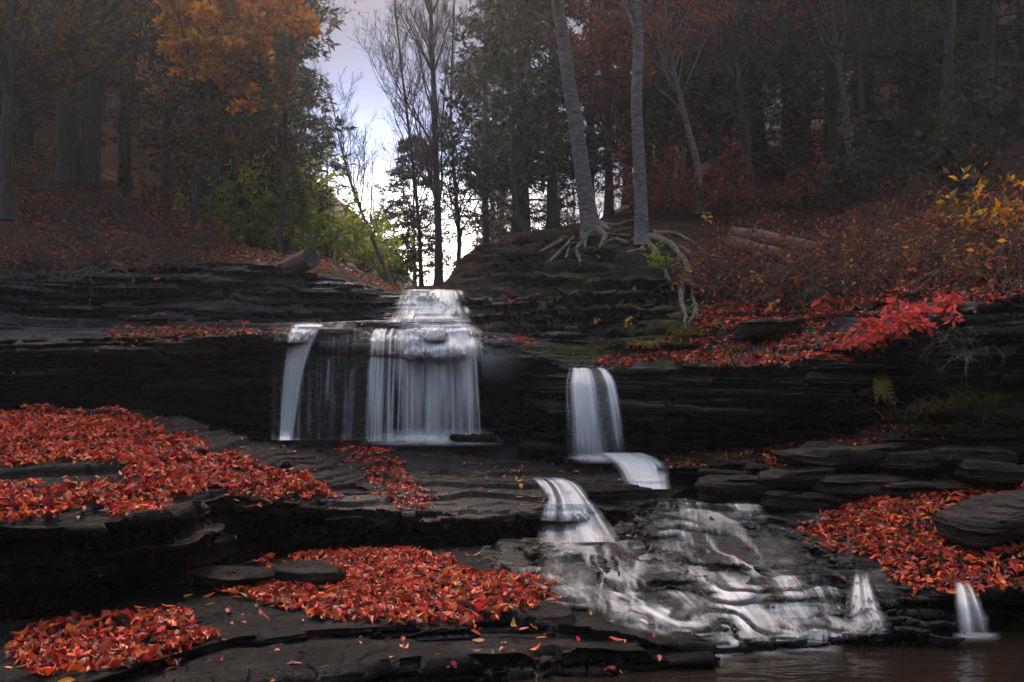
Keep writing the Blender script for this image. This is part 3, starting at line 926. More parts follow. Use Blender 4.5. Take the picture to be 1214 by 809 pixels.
main = [threads(mk_, 460, [14, 14, 12, 16, 30, 40], lambda u, v: sst(v, 0, .1) * np.clip(topw(u, v) + edge(rag(u, v, .05, 8), .12) * (fa(u, v) + .22 * bell(u) ** 2 * sst(v, .25, .4)), 0, 1) * (1 - .7 * sst(v, .7, 1)), 3),
        threads(mk_, 460, [14, 14, 12, 16, 30, 40], lambda u, v: sst(v, .2, .4) * edge(u, .12) * (fb(u, v) + .07 * bell(u)), 4, shift=(.01, -.08, .01)),
        threads([(428, 566, 396, 12.35), (462, 574, 404, 12.1), (470, 577, 414, 12.0), (472, 580, 440, 11.95)], 300, [10, 12, 26], lambda u, v: .7 * edge(u, .2) * sst(v, .05, .3) * (1 - sst(v, .5, 1)) * (.4 + .8 * u), 6, shift=(0, -.03, 0)),
        threads([(450, 585, 504, 12.0), (430, 598, 520, 11.9), (415, 612, 530, 11.4)], 220, [18, 18], lambda u, v: .6 * edge(u, .35) * (1 - sst(v, .35, 1)) * sst(v, 0, .3), 9, along=5),
        threads([(572, 625, 402, 12.25), (570, 640, 430, 12.05), (570, 640, 480, 12.0)], 170, [20, 30], lambda u, v: .22 * (1 - u) ** 2 * (1 - sst(v, .3, .8)) * sst(u, 0, .1), 12, bias=-.1, gain=2, along=.3)]
waterfall("broad white main fall dropping in many strands from the long lip", main)
# left plume
fl = strands(13, 36, [(.62, .16, .7), (.25, .12, .3)], (.02, .07), (.3, .9), -.10)
lpk = [(346, 386, 384, 12.7), (343, 385, 388, 12.15), (339, 377, 398, 11.95), (334, 362, 440, 11.85), (328, 349, 522, 11.8)]
fv = strands(15, 26, [(.5, .3, 1)], (.003, .012), (.06, .34), .03, .05, stray=.8)
waterfall("single narrow white plume curving down left of the main fall", [
    threads(lpk, 170, [10, 12, 30, 50], lambda u, v: edge(u, .25) * (fl(u, v) + .3 * np.exp(-((u - .62) / .2) ** 2)) * sst(v, 0, .08) * (1 - .35 * sst(v, .6, 1)), 13),
    threads(lpk, 170, [10, 12, 30, 50], lambda u, v: .55 * edge(u, .4) * sst(v, 0, .08) * (1 - .4 * sst(v, .4, 1)), 14, shift=(.01, -.05, 0)),
    threads([(322, 446, 388, 12.3), (322, 446, 394, 12.1), (322, 444, 440, 12.05), (320, 440, 522, 12.0)], 380, [6, 24, 40],
            lambda u, v: edge(u, .05) * (fv(u, v) + .05), 15)])
# right fall
fr_ = strands(16, 26, [(.36, .10, .55), (.80, .06, .3), (.1, .1, .15)], (.012, .05), (.25, .9), .12)
rk_ = [(674, 718, 436, 12.3), (672, 724, 441, 11.75), (668, 732, 456, 11.6), (668, 738, 490, 11.5), (668, 744, 543, 11.45)]
waterfall("smaller white fall pouring off the right ledge", [
    threads(rk_, 240, [10, 16, 30, 50], lambda u, v: edge(u, .14) * (.85 * fr_(u - .12 * v, v) + .08) * sst(v, 0, .06) * (1 - .2 * v) * (1 - .6 * sst(v, .82, 1)), 16),
    threads(rk_, 240, [10, 16, 30, 50], lambda u, v: .36 * edge(u, .2) * np.exp(-((u - .40 - .14 * v) / .13) ** 2) * sst(v, 0, .06), 17, shift=(0, -.06, 0)),
    threads([(704, 762, 538, 11.55), (716, 780, 545, 11.2), (728, 792, 556, 10.95), (742, 797, 582, 10.72)], 170, [10, 14, 26],
            lambda u, v: edge(u, .2) * .8 * sst(v, 0, .12), 18, bias=.12, gain=1.6, fr=(9, 23, 55, 110), along=1.0, shift=(0, -.03, .02))])
# chute between
fc = strands(19, 32, [(.62, .2, .7), (.25, .15, .3)], (.01, .045), (.2, .75), .12)
ck_ = [(628, 668, 566, 10.7), (638, 686, 574, 10.25), (645, 702, 592, 9.95), (640, 720, 616, 9.7), (636, 738, 643, 9.45)]
waterfall("fan shaped white chute sliding off the wet terrace into the cascade", [
    threads(ck_, 240, [10, 16, 26, 26], lambda u, v: edge(rag(u, v, .14, 6), .2) * (.8 * fc(u, v) + .09) * sst(v, 0, .12) * (1 - .5 * sst(v, .7, 1)), 19),
    threads(ck_, 240, [10, 16, 26, 26], lambda u, v: .5 * edge(u, .3) * np.exp(-((u - .66) / .22) ** 2) * sst(v, .1, .3), 20, shift=(0, -.05, .01))])
fsp = lambda u, v: edge(rag(u, v, .2, 3), .35) * sst(v, 0, .35) * (1 - sst(v, .4, 1)) * .6
waterfall("patch of churned foam where the small right fall lands", [threads([(676, 742, 537, 11.5), (668, 752, 544, 11.35), (672, 760, 551, 11.2)], 120, [10, 14], fsp, 31, along=4)])
f1 = strands(22, 26, [(.5, .2, 1)], (.02, .07), (.25, .8), .15)
waterfall("thin white trickle falling off the leafy shelf into the pool", [
    threads([(1008, 1030, 674, 7.6), (1006, 1036, 690, 7.2), (1002, 1046, 716, 6.9), (996, 1064, 752, 6.62)], 150, [14, 20, 30],
            lambda u, v: .3 * sst(v, .1, .5) * (1 - .6 * sst(v, .8, 1)) * edge(rag(u, v, .15, 9), .3) * (f1(u, v) + .1) * sst(v, 0, .15), 22)])
f2 = strands(24, 26, [(.45, .2, 1)], (.02, .07), (.25, .85), .15)
waterfall("small white spout at the far right dropping into the dark pool", [
    threads([(1128, 1150, 688, 7.1), (1130, 1158, 697, 6.8), (1132, 1168, 718, 6.66), (1132, 1180, 752, 6.58)], 150, [10, 20, 30],
            lambda u, v: .4 * sst(v, .05, .5) * (1 - .6 * sst(v, .8, 1)) * edge(rag(u, v, .15, 9), .3) * (f2(u, v) + .1) * sst(v, 0, .1), 24)])

# water sliding over the stepped bed
ker = np.hanning(13)[1:-1]; ker /= ker.sum()
SM = GC.copy()
for ax, kk in ((0, 13), (1, 9)):
    k_ = np.hanning(kk + 2)[1:-1]; k_ /= k_.sum()
    SM = np.apply_along_axis(lambda a_: np.convolve(np.pad(a_, kk, mode='edge'), k_, 'same')[kk:-kk], ax, SM)
SM = np.maximum(SM, GC - .03) * np.array([0, 0, 1]) + SM * np.array([1, 1, 0])
SM = SM[14:]
sx, sy = proj(SM)
n_s = gnorm(SM)
steep = 1 - np.clip(n_s[..., 2], 0, 1)


def blob(cx, cy_, rx, ry, ang=0):
    c, s = math.cos(math.radians(ang)), math.sin(math.radians(ang))
    dx, dy = sx - cx, sy - cy_
    return np.exp(-((dx * c + dy * s) / rx) ** 2 - ((-dx * s + dy * c) / ry) ** 2)


flow = sst(sx, 630, 680) * (.30 * blob(820, 690, 190, 75) + 1.45 * (blob(800, 608, 45, 14) + .8 * blob(880, 610, 40, 12) + .8 * blob(705, 640, 40, 12) + .7 * blob(715, 685, 50, 14) + 1.0 * blob(745, 715, 80, 16, 18) + .9 * blob(830, 735, 70, 16, 25)
        + 1.1 * blob(900, 715, 70, 28, 25) + .9 * blob(960, 740, 60, 18, 15) + .75 * blob(830, 645, 60, 16) + .6 * blob(905, 660, 45, 22) + .7 * blob(860, 685, 50, 14) + .5 * blob(930, 690, 40, 18) + .9 * blob(850, 760, 120, 9) + .4 * blob(715, 660, 55, 18)))
hole = 1 - .85 * np.clip(blob(760, 668, 42, 13) + blob(915, 705, 36, 10, 20) + blob(800, 700, 30, 9) + blob(990, 700, 40, 30), 0, 1)
iu = np.broadcast_to(np.arange(SM.shape[1]) * .0085, sx.shape); iv = np.broadcast_to(np.arange(SM.shape[0])[:, None] * .016, sx.shape)
qq = np.stack([iu + .45 * iv + .12 * fbm(np.stack([iu, iv, 0 * iu], -1), 1.2, 2, 3), iv, 0 * iu], -1)
st = .55 * vn(qq, (4, .9, 1), 61) + .32 * vn(qq, (10, 1.5, 1), 62) + .16 * vn(qq, (24, 2.2, 1), 63) + .10 * vn(qq, (60, 2.5, 1), 64)
fine = .5 * vn(np.stack([iu, iv, 0 * iu], -1), (22, 1.2, 1), 65) + .5 * vn(np.stack([iu, iv, 0 * iu], -1), (52, 1.6, 1), 66)
riser = sst(steep, .10, .45)
dc = .55 * np.clip(flow, 0, 1.25) * hole * (riser * np.clip(.68 + 1.0 * fine + .3 * st, 0, 1) + (1 - riser) * np.clip(1.9 * (st + .02) + .4 * fine, .03, .8))
SM = SM + np.array([0, -.012, .016]) + np.array([0, -.4, 1]) * (.012 * st)[..., None]
streams = []
for n_, (kn, amp_, ns_) in enumerate([
        ([(772, 838, 590), (776, 846, 602), (778, 852, 622), (772, 850, 640)], 1.0, 26), ([(842, 900, 594), (850, 906, 606), (856, 912, 622)], .7, 18),
        ([(775, 822, 622), (778, 826, 645), (784, 838, 668), (790, 850, 690)], .8, 18), ([(868, 950, 630), (880, 958, 650), (886, 962, 676)], .55, 26),
        ([(640, 740, 634), (636, 735, 650), (630, 720, 672), (640, 730, 700)], .75, 30), ([(735, 800, 640), (745, 812, 660), (740, 820, 690)], .5, 18),
        ([(668, 745, 694), (690, 775, 708), (720, 810, 726), (760, 850, 746), (800, 880, 764)], 1.0, 26), ([(812, 880, 676), (824, 900, 694), (836, 925, 716), (850, 950, 740), (850, 960, 762)], 1.0, 34),
        ([(890, 945, 672), (905, 958, 692), (916, 975, 716), (930, 992, 742), (940, 1004, 760)], .9, 28), ([(945, 990, 690), (958, 1000, 712), (968, 1012, 736), (976, 1022, 756)], .75, 20),
        ([(648, 700, 690), (652, 712, 706), (665, 730, 722)], .5, 16), ([(770, 830, 700), (785, 850, 716), (800, 870, 738), (815, 885, 758)], .7, 20)]):
    fq = strands(300 + n_, ns_, [(.5, .24, 1)], (.012, .06), (.2, .8), .15, stray=.5)
    kk = [(a_, b_, c_, 12.0) for a_, b_, c_ in kn]
    kk = [(a_ - .14 * (b_ - a_) - 4, b_ + .14 * (b_ - a_) + 4, c_, d_) for a_, b_, c_, d_ in kk]
    streams.append(threads(kk, int((kn[0][1] - kn[0][0]) * 2.2), [int((kn[q + 1][2] - kn[q][2]) * 1.3) + 3 for q in range(len(kn) - 1)],
                           lambda u, v, fq=fq, amp_=amp_: amp_ * edge(rag(u, v, .3, 4), .42) * sst(v, 0, .12) * (1 - .7 * sst(v, .8, 1)) * (.42 * fq(u, v) + .14), 60 + n_, fr=(7, 19, 45, 90), along=.8, ripple=.004, shift=(0, -.02, .014), soften=5))
toe = []
for sd_, (x0, x1, y0, y1) in enumerate([(780, 1010, 752, 778), (720, 900, 766, 782), (990, 1090, 748, 762), (1120, 1190, 746, 756)]):
    gu, gv = np.meshgrid(np.linspace(0, 1, 180), np.linspace(0, 1, 40))
    px_, py_ = x0 + (x1 - x0) * gu, y1 + (y0 - y1) * gv
    P = np.stack([(px_ - 607) / FPX, 1 + 0 * px_, 0 * px_], -1) * (EYE * FPX / (py_ - HOR))[..., None]
    P[..., 2] = -.022
    s_ = fbm(P, (3, 9, 1), 4, 80 + sd_)
    toe.append((P, np.clip((s_ + .25) * 1.4, 0, 1) * edge(gu, .3) * sst(gv, 0, .7) * (1 - .4 * sst(gv, .9, 1)) * .75))
waterfall("wide low cascade streaming white over black steps into the pool", [(SM, np.clip(dc, 0, .95))] + streams + toe)


# ------------------------------------------------------------------ loose slabs
def slab(px, py, D, w, h, d, rz, label, mat=M_ROCK, seed=0, tilt=(0, 0), drop=.35, grp=None):
    u, v = np.meshgrid(np.linspace(0, 2 * np.pi, 120), np.linspace(-np.pi / 2, np.pi / 2, 56))
    q = np.stack([np.cos(v) * np.cos(u), np.cos(v) * np.sin(u), np.sin(v)], -1)
    q = np.sign(q) * np.abs(q) ** np.array([.55, .55, .45]) * np.array([w / 2, d / 2, h / 2])
    q[..., 2] += tilt[0] * q[..., 0] + tilt[1] * q[..., 1]
    q[..., :2] += (.22 * min(w, d)) * np.stack([fbm(q, 2.0, 3, seed), fbm(q, 2.0, 3, seed + 5)], -1)
    q[..., 2] += .35 * h * fbm(q * (1, 1, 0), 1.8, 3, seed + 8)
    c, s = math.cos(rz), math.sin(rz)
    q = np.stack([q[..., 0] * c - q[..., 1] * s, q[..., 0] * s + q[..., 1] * c, q[..., 2]], -1)
    base = W(px, py, D) + np.array([0, d * .3, -h * .5 + h * (1 - drop) * .5])
    Gs = strata(q + base, .035, .055, .6, seed + 100, .05, fine=.008)
    Gs[:, -1] = Gs[:, 0]
    o = put("rock_slab", mkmesh("rock_slab", Gs - base, gridq(*Gs.shape[:2]), attrs={"mask": np.zeros((Gs.shape[0] * Gs.shape[1], 3))}), mat, loc=base)
    SURF.append(Gs)
    return tag(o, label, "rock", grp)


slab(560, 518, 11.75, .62, .12, .4, 0, "flat pale-edged stone in the spray at the foot of the main fall", seed=1)
slab(640, 530, 11.6, .5, .12, .4, .2, "low wet stone just right of the stone in the spray", seed=2)
slab(735, 588, 10.2, .75, .24, .6, .1, "dark block beside the fan shaped chute under the small fall", seed=3)
slab(890, 572, 9.75, .9, .26, .7, -.15, "long dark slab under the overhanging brown ledge", M_DRY, 4, (.05, 0))
slab(1010, 538, 9.55, 1.15, .22, .8, .1, "broad rounded brown slab highest on the stone pile", M_DRY, 5, (.06, 0))
slab(950, 560, 9.4, .75, .22, .6, -.2, "angular slab leaning below the broad brown slab", M_DRY, 6, (.16, 0))
slab(1020, 572, 9.3, .9, .2, .6, .1, "shaded flat stone in the middle of the stone pile", M_DRY, 7)
slab(1095, 545, 9.3, .8, .2, .6, .0, "stone tucked under the grassy bank in the stone pile", M_DRY, 8)
slab(1165, 535, 9.1, .75, .2, .6, .12, "weathered slab below the grass near the right border of the stone pile", M_DRY, 9, (-.05, 0))
slab(1195, 556, 8.8, .7, .17, .5, -.05, "thin flagstone above the tilted grey slab", M_DRY, 10)
slab(1110, 580, 9.0, .95, .18, .6, .05, "lowest long stone of the pile behind the leafy shelf", M_DRY, 11)
slab(960, 592, 9.2, .8, .2, .5, .1, "wet stone at the back of the wide cascade", M_ROCK, 12)
slab(1185, 618, 7.6, .75, .2, .55, .25, "big tilted grey slab lying among red leaves", M_DRY, 13, (.22, .12), .2)
slab(272, 684, 7.05, .5, .11, .45, .2, "small boulder among the red leaves on the front shelf", M_ROCK, 14)
slab(360, 682, 7.35, .5, .10, .45, -.2, "flat dark stone ringed by red leaves on the front shelf", M_ROCK, 15)
slab(925, 382, 11.4, .7, .16, .5, .15, "flat grey stone half buried in the leafy slope", M_DRY, 17, (.12, 0))
slab(150, 415, 11.5, 1.0, .16, .5, -.06, "grey block jutting from the cliff left of the falls", M_ROCK, 18, (-.1, 0))


# ------------------------------------------------------------------ wood
def tube(PL, R, sides=6):
    """batch of polylines (B,n,3) radii (B,n) -> V,Q"""
    PL = np.asarray(PL, float); R = np.asarray(R, float)
    B, n = PL.shape[:2]
    T = nrm(np.gradient(PL, axis=1))
    ref = np.where(np.abs(T[:, :1, 2:3]) > .9, np.array([1., 0, 0]), np.array([0, 0, 1.]))
    ref = np.repeat(ref, n, 1)
    A = nrm(np.cross(T, ref)); Bn = np.cross(T, A)
    an = np.arange(sides) / sides * 2 * np.pi
    V = PL[:, :, None] + R[:, :, None, None] * (A[:, :, None] * np.cos(an)[:, None] + Bn[:, :, None] * np.sin(an)[:, None])
    i = np.arange(B * n * sides).reshape(B, n, sides)
    j = np.roll(i, -1, 2)
    Q = np.stack([i[:, :-1], j[:, :-1], j[:, 1:], i[:, 1:]], -1).reshape(-1, 4)
    return V.reshape(-1, 3), Q


def join(*vq):
    V, Q, o = [], [], 0
    for v, q in vq: V.append(v); Q.append(q + o); o += len(v)
    return np.concatenate(V), np.concatenate(Q)


def spawn(PL, R, L, per, t0, t1, ang, lenf, upb, rg, n=6, jit=.16, flat=0.0, tf=.5, rf=.5, droop=0.0, rmin=.0012):
    B, m = PL.shape[:2]
    idx = np.repeat(np.arange(B), per); t = rg.uniform(t0, t1, len(idx))
    s = t * (m - 1); k = np.minimum(s.astype(int), m - 2); f = (s - k)[:, None]
    p = PL[idx, k] * (1 - f) + PL[idx, k + 1] * f
    T = nrm(PL[idx, k + 1] - PL[idx, k])
    r = R[idx, k] * (1 - f[:, 0]) + R[idx, k + 1] * f[:, 0]
    q = rg.normal(0, 1, (len(idx), 3)); q[:, 2] *= 1 - flat
    q = nrm(q - T * (q * T).sum(-1, keepdims=True))
    an = ang * rg.uniform(.7, 1.3, len(idx))[:, None]
    d = nrm(T * np.cos(an) + q * np.sin(an) + np.array([0, 0, upb]))
    ln = L[idx] * lenf * (1 - tf * t) * rg.uniform(.55, 1.25, len(idx))
    P = np.zeros((len(idx), n, 3)); P[:, 0] = p
    for i in range(1, n):
        P[:, i] = P[:, i - 1] + d * (ln / (n - 1))[:, None]
        d = nrm(d + rg.normal(0, jit, d.shape) + np.array([0, 0, upb * .3 - droop]))
    RR = np.maximum(np.maximum(r * rf, rmin * 1.5)[:, None] * np.linspace(1, .25, n), rmin)
    return P, RR, ln


def trunk_line(h, n, rg, wob=.03, lean=(0, 0), pts=None):
    if pts is not None:
        p = np.array(pts, float); z = np.linspace(0, 1, n); s = np.linspace(0, 1, len(p))
        return smooth1(np.stack([np.interp(z, s, p[:, i]) for i in range(3)], -1), max(3, n // 8))[None]
    z = np.linspace(0, 1, n)
    w = np.cumsum(rg.normal(0, wob, (n, 2)), 0); w -= w[0]
    return np.stack([lean[0] * z * h + w[:, 0] * h * .2, lean[1] * z * h + w[:, 1] * h * .2, z * h], -1)[None]


def flare(n, r, top=.25, fl=.6, zs=None):
    z = np.linspace(0, 1, n)
    return (r * (1 - (1 - top) * z) * (1 + fl * np.exp(-z * 26)))[None]


def sprays(P, per, size, rg, pal, wid=.34, flat=.8, jit=.25):
    """needle sprays / leaves along twigs: one small folded blade each"""
    B, n = P.shape[:2]
    idx = np.repeat(np.arange(B), per); t = rg.uniform(.1, 1, len(idx)) * (n - 1)
    k = np.minimum(t.astype(int), n - 2); f = (t - k)[:, None]
    p = P[idx, k] * (1 - f) + P[idx, k + 1] * f
    T = nrm(P[idx, k + 1] - P[idx, k])
    q = rg.normal(0, 1, T.shape); q[:, 2] *= 1 - flat
    d = nrm(T * .6 + nrm(q) * .8)
    nn = nrm(np.cross(d, nrm(rg.normal(0, 1, T.shape))) * (1 - flat) + np.array([0, 0, flat]) + rg.normal(0, jit, T.shape))
    b = nrm(np.cross(nn, d))
    L = size * rg.uniform(.6, 1.3, len(idx))[:, None]; w = L * wid
    V = np.stack([p, p + d * L * .45 + b * w * .5, p + d * L + nn * L * rg.normal(0, .15, (len(idx), 1)), p + d * L * .45 - b * w * .5], 1)
    Q = np.arange(len(idx) * 4).reshape(-1, 4)
    c = pal[rg.integers(0, len(pal), len(idx))] * rg.uniform(.6, 1.2, (len(idx), 1))
    return V.reshape(-1, 3), Q, np.repeat(c, 4, 0)


HEM = np.array([(.018, .034, .012), (.026, .044, .014), (.014, .025, .011), (.04, .052, .016)])
GOLD = np.array([(.9, .38, .005), (.92, .5, .01), (.88, .27, .005), (.75, .28, .01), (.5, .22, .01)])
OLIVE = np.array([(.12, .09, .02), (.16, .11, .02), (.09, .075, .02), (.25, .13, .02)])
GREEN = np.array([(.20, .32, .02), (.28, .36, .02), (.42, .38, .02), (.13, .22, .02)])
RUST = np.array([(.34, .055, .02), (.25, .045, .02), (.42, .09, .025), (.16, .04, .02)])


def tree(name, loc, tm, crown, label, cat="tree", group=None, barkm=None):
    r = empty(name, loc)
    put("trunk", mkmesh("trunk", *tm), barkm or M_BARK, r)
    for nm, v in crown:
        if len(v) == 3: put(nm, mkmesh(nm, v[0], v[1], smooth=False, attrs={"col": v[2]}), M_NEEDLE if name.startswith("hem") else M_FOL, r)
        else: put(nm, mkmesh(nm, *v), M_TWIG, r)
    return tag(r, label, cat, group)


def bare_tree_geo(rg, h, r, nb=26, per2=7, per3=6, lean=(0, 0), t0=.3, bl=.30, pts=None, up=.25, ang=.75, leaves=None, leafn=2, lsize=.09, top=.2, rmin=.004):
    TL = trunk_line(h, 26, rg, .02, lean, pts); TR = flare(26, r, top)
    L0 = np.array([h])
    P1, R1, L1 = spawn(TL, TR, L0, nb, t0, .98, ang, bl, up, rg, 8, .10, tf=.55, rf=.42, rmin=rmin)
    P2, R2, L2 = spawn(P1, R1, L1, per2, .2, 1, .7, .5, up * .7, rg, 6, .14, rmin=rmin * .8)
    P3, R3, L3 = spawn(P2, R2, L2, per3, .15, 1, .7, .55, up * .4, rg, 5, .16, rmin=rmin * .6)
    tm = join(tube(TL, TR, 12), tube(P1, R1, 5))
    tw = join(tube(P2, R2, 3), tube(P3, R3, 3))
    cr = [("twigs", tw)]
    if leaves is not None: cr.append(("foliage", sprays(np.concatenate([P3]), leafn, lsize, rg, leaves, .5, .3, .5)))
    return tm, cr


def hemlock_geo(rg, h, r, nb=95, bl=2.6, t0=.10, pal=HEM, per2=14, needles=13, size=.125, lean=(0, 0)):
    TL = trunk_line(h, 24, rg, .008, lean); TR = flare(24, r, .06)
    idx = rg.uniform(t0, 1, nb)
    s = idx * 23; k = np.minimum(s.astype(int), 22); f = (s - k)[:, None]
    p = TL[0, k] * (1 - f) + TL[0, k + 1] * f
    az = np.arange(nb) * 2.4 + rg.normal(0, .4, nb)
    ln = bl * (1 - idx) ** .75 * rg.uniform(.55, 1.2, nb) + .25
    P = np.zeros((nb, 8, 3)); P[:, 0] = p
    d = nrm(np.stack([np.cos(az), np.sin(az), rg.uniform(.0, .35, nb)], -1))
    for i in range(1, 8):
        P[:, i] = P[:, i - 1] + d * (ln / 7)[:, None]
        d = nrm(d + np.array([0, 0, -.085]) + rg.normal(0, .05, d.shape))
    R = np.maximum((r * .22 * (1 - idx * .7))[:, None] * np.linspace(1, .2, 8), .004)
    P2, R2, L2 = spawn(P, R, ln, per2, .12, 1, .95, .42, 0, rg, 5, .08, flat=.85, tf=.6, droop=.03, rmin=.003)
    tm = join(tube(TL, TR, 10), tube(P, R, 4))
    return tm, [("twigs", tube(P2, R2, 3)), ("foliage", sprays(P2, needles, size, rg, pal, .3, .7, .3))]


def at(px, D, dz=-.1):
    x = (px - 607) / FPX * D
    return np.array([x, D, ground(x, D) + dz])


def pxline(base, pts):
    """trunk line through photo pixels at given depth, relative to base"""
    return np.array([(0, 0, 0)] + [tuple(W(a_, b_, c_) - base) for a_, b_, c_ in pts])


rg = np.random.default_rng(11)
# the two pale birches on the knoll, with their roots
def roots(parent, lines, r0, mat=M_ROOT):
    for ln in lines:
        P = np.array([on(*q) for q in ln]); P[1:] += np.array([0, -.015, .0])
        m = 26
        s = np.concatenate([[0], np.cumsum(np.linalg.norm(np.diff(P, axis=0), axis=1))]); s /= s[-1]
        z = np.linspace(0, 1, m)
        C = np.stack([np.interp(z, s, P[:, i]) for i in range(3)], -1)
        C = smooth1(C, 5) + .025 * np.stack([vn(C, 5, 1), vn(C, 5, 2), vn(C, 5, 3)], -1)
        R = r0 * rg.uniform(.45, 1.0) * (1 - .78 * z) * (1 + .45 * fbm(C, 7, 2, 9)) + .007
        C = C - np.array(parent.location)
        s1, s2, _ = spawn(C[None], R[None], np.array([np.linalg.norm(C[-1] - C[0])]), 5, .2, .95, .6, .38, -.15, rg, 8, .22, rf=.5, rmin=.004)
        v, q_ = join(tube(C[None], R[None], 9), tube(s1, s2, 5))
        put("root", mkmesh("root", v, q_), mat, parent)


b1 = on(703, 275) + np.array([0, .1, -.12])
T1 = pxline(b1, [(692, 215, 15.0), (683, 150, 14.9), (674, 95, 14.8), (667, 40, 14.7), (657, -20, 14.6), (645, -120, 14.5), (640, -260, 14.4)])
TL = trunk_line(0, 40, rg, pts=T1); TR = flare(40, .13, .5, .6)
P1, R1, L1 = spawn(TL, TR, np.array([9.]), 22, .62, 1, .8, .4, .2, rg, 8, .1)
P2, R2, L2 = spawn(P1, R1, L1, 7, .2, 1, .7, .5, .1, rg, 6, .14, rmin=.004)
P3, R3, L3 = spawn(P2, R2, L2, 5, .2, 1, .7, .5, .1, rg, 5, .16, rmin=.003)
birch1 = tree("birch_tree", b1, join(tube(TL, TR, 20), tube(P1, R1, 6)), [("twigs", join(tube(P2, R2, 3), tube(P3, R3, 3))), ("foliage", sprays(P3, 2, .09, rg, RUST, .5, .3, .5))],
              "pale curving trunk gripping the mossy knoll with spreading roots", barkm=M_BIRCH)
roots(birch1, [[(700, 262), (680, 280), (662, 298), (648, 314)], [(702, 266), (694, 282), (690, 300)], [(705, 262), (722, 268), (740, 262), (757, 258)], [(700, 258), (676, 288), (668, 306)], [(706, 270), (716, 280), (708, 300), (712, 308)], [(698, 268), (664, 286), (640, 300)], [(702, 272), (684, 296), (686, 316)], [(708, 266), (728, 276), (750, 280)]], .075)
b2 = on(763, 285) + np.array([0, .08, -.1])
T2 = pxline(b2, [(760, 235, 14.5), (757, 180, 14.45), (754, 120, 14.4), (757, 60, 14.4), (755, 0, 14.3), (752, -110, 14.3), (750, -260, 14.3)])
TL = trunk_line(0, 40, rg, pts=T2); TR = flare(40, .098, .6, .55)
P1, R1, L1 = spawn(TL, TR, np.array([8.5]), 20, .6, 1, .8, .4, .2, rg, 8, .1)
P2, R2, L2 = spawn(P1, R1, L1, 7, .2, 1, .7, .5, .1, rg, 6, .14, rmin=.004)
P3, R3, L3 = spawn(P2, R2, L2, 5, .2, 1, .7, .5, .1, rg, 5, .16, rmin=.003)
birch2 = tree("birch_tree", b2, join(tube(TL, TR, 18), tube(P1, R1, 6)), [("twigs", join(tube(P2, R2, 3), tube(P3, R3, 3))), ("foliage", sprays(P3, 2, .09, rg, RUST, .5, .3, .5))],
              "straight pale trunk beside the curving one, roots hanging over the ledge", barkm=M_BIRCH)
roots(birch2, [[(766, 278), (790, 284), (806, 300), (816, 325), (822, 350), (828, 385)], [(768, 280), (796, 290), (812, 312), (822, 338), (826, 372)], [(760, 282), (742, 288), (728, 284), (715, 290)], [(770, 278), (800, 278), (822, 286), (840, 300)], [(764, 284), (758, 296), (742, 302)], [(766, 284), (780, 300), (790, 322), (800, 350)], [(768, 282), (810, 296), (836, 318)], [(812, 318), (806, 350), (812, 384)], [(824, 360), (818, 380), (806, 388)]], .06)

# named trees, each with its own place and look: px at base, D
def bare(px, D, h, r, label, pts=None, name="bare_tree", lean=(0, 0), mat=None, **k):
    b = at(px, D)
    if pts is not None: pts = pxline(b, pts); 
    tm, cr = bare_tree_geo(rg, h, r, lean=lean, pts=pts, **k)
    return tree(name, b, tm, cr, label, barkm=mat or M_BARK)


def hem(px, D, h, r, label, **k):
    b = at(px, D)
    tm, cr = hemlock_geo(rg, h, r, **k)
    return tree("hemlock_tree", b, tm, cr, label)


bare(520, 20, 9.5, .085, "tall bare tree standing in the middle of the gap above the upper fall", [(520, 280, 20), (517, 200, 20), (514, 100, 20), (510, 0, 20), (507, -110, 20), (505, -160, 20)], nb=64, t0=.22, bl=.25, up=.45, per2=9, per3=8, ang=.7, rmin=.005)
bare(542, 21, 8.5, .055, "thin bare tree just right of the tall bare one in the gap", [(545, 285, 21), (538, 200, 21), (534, 130, 21), (538, 20, 21), (540, -80, 21)], nb=44, t0=.2, bl=.24, up=.4, per2=8, per3=7)
bare(500, 20.5, 8.5, .045, "slender leaning bare tree left of the tall bare one", [(497, 270, 20.5), (488, 180, 20.5), (478, 100, 20.5), (470, 20, 20.5), (466, -60, 20.5)], nb=46, t0=.15, bl=.27, up=.4, per2=8, per3=7)
bare(466, 22, 7, .055, "pale bare sapling leaning left over the stream gap", [(452, 308, 22), (432, 260, 22), (415, 215, 22), (402, 165, 22), (392, 110, 22)], nb=34, t0=.25, bl=.32, up=.4, per2=7, per3=6, mat=M_BIRCH)
bare(640, 16.5, 7, .075, "dark tree with a bent foot rising behind the knoll", [(622, 278, 16.5), (612, 255, 16.5), (609, 220, 16.5), (608, 150, 16.5), (606, 60, 16.5), (603, -60, 16.5)], nb=34, t0=.3, bl=.3, up=.1, leaves=HEM, leafn=2, lsize=.12)
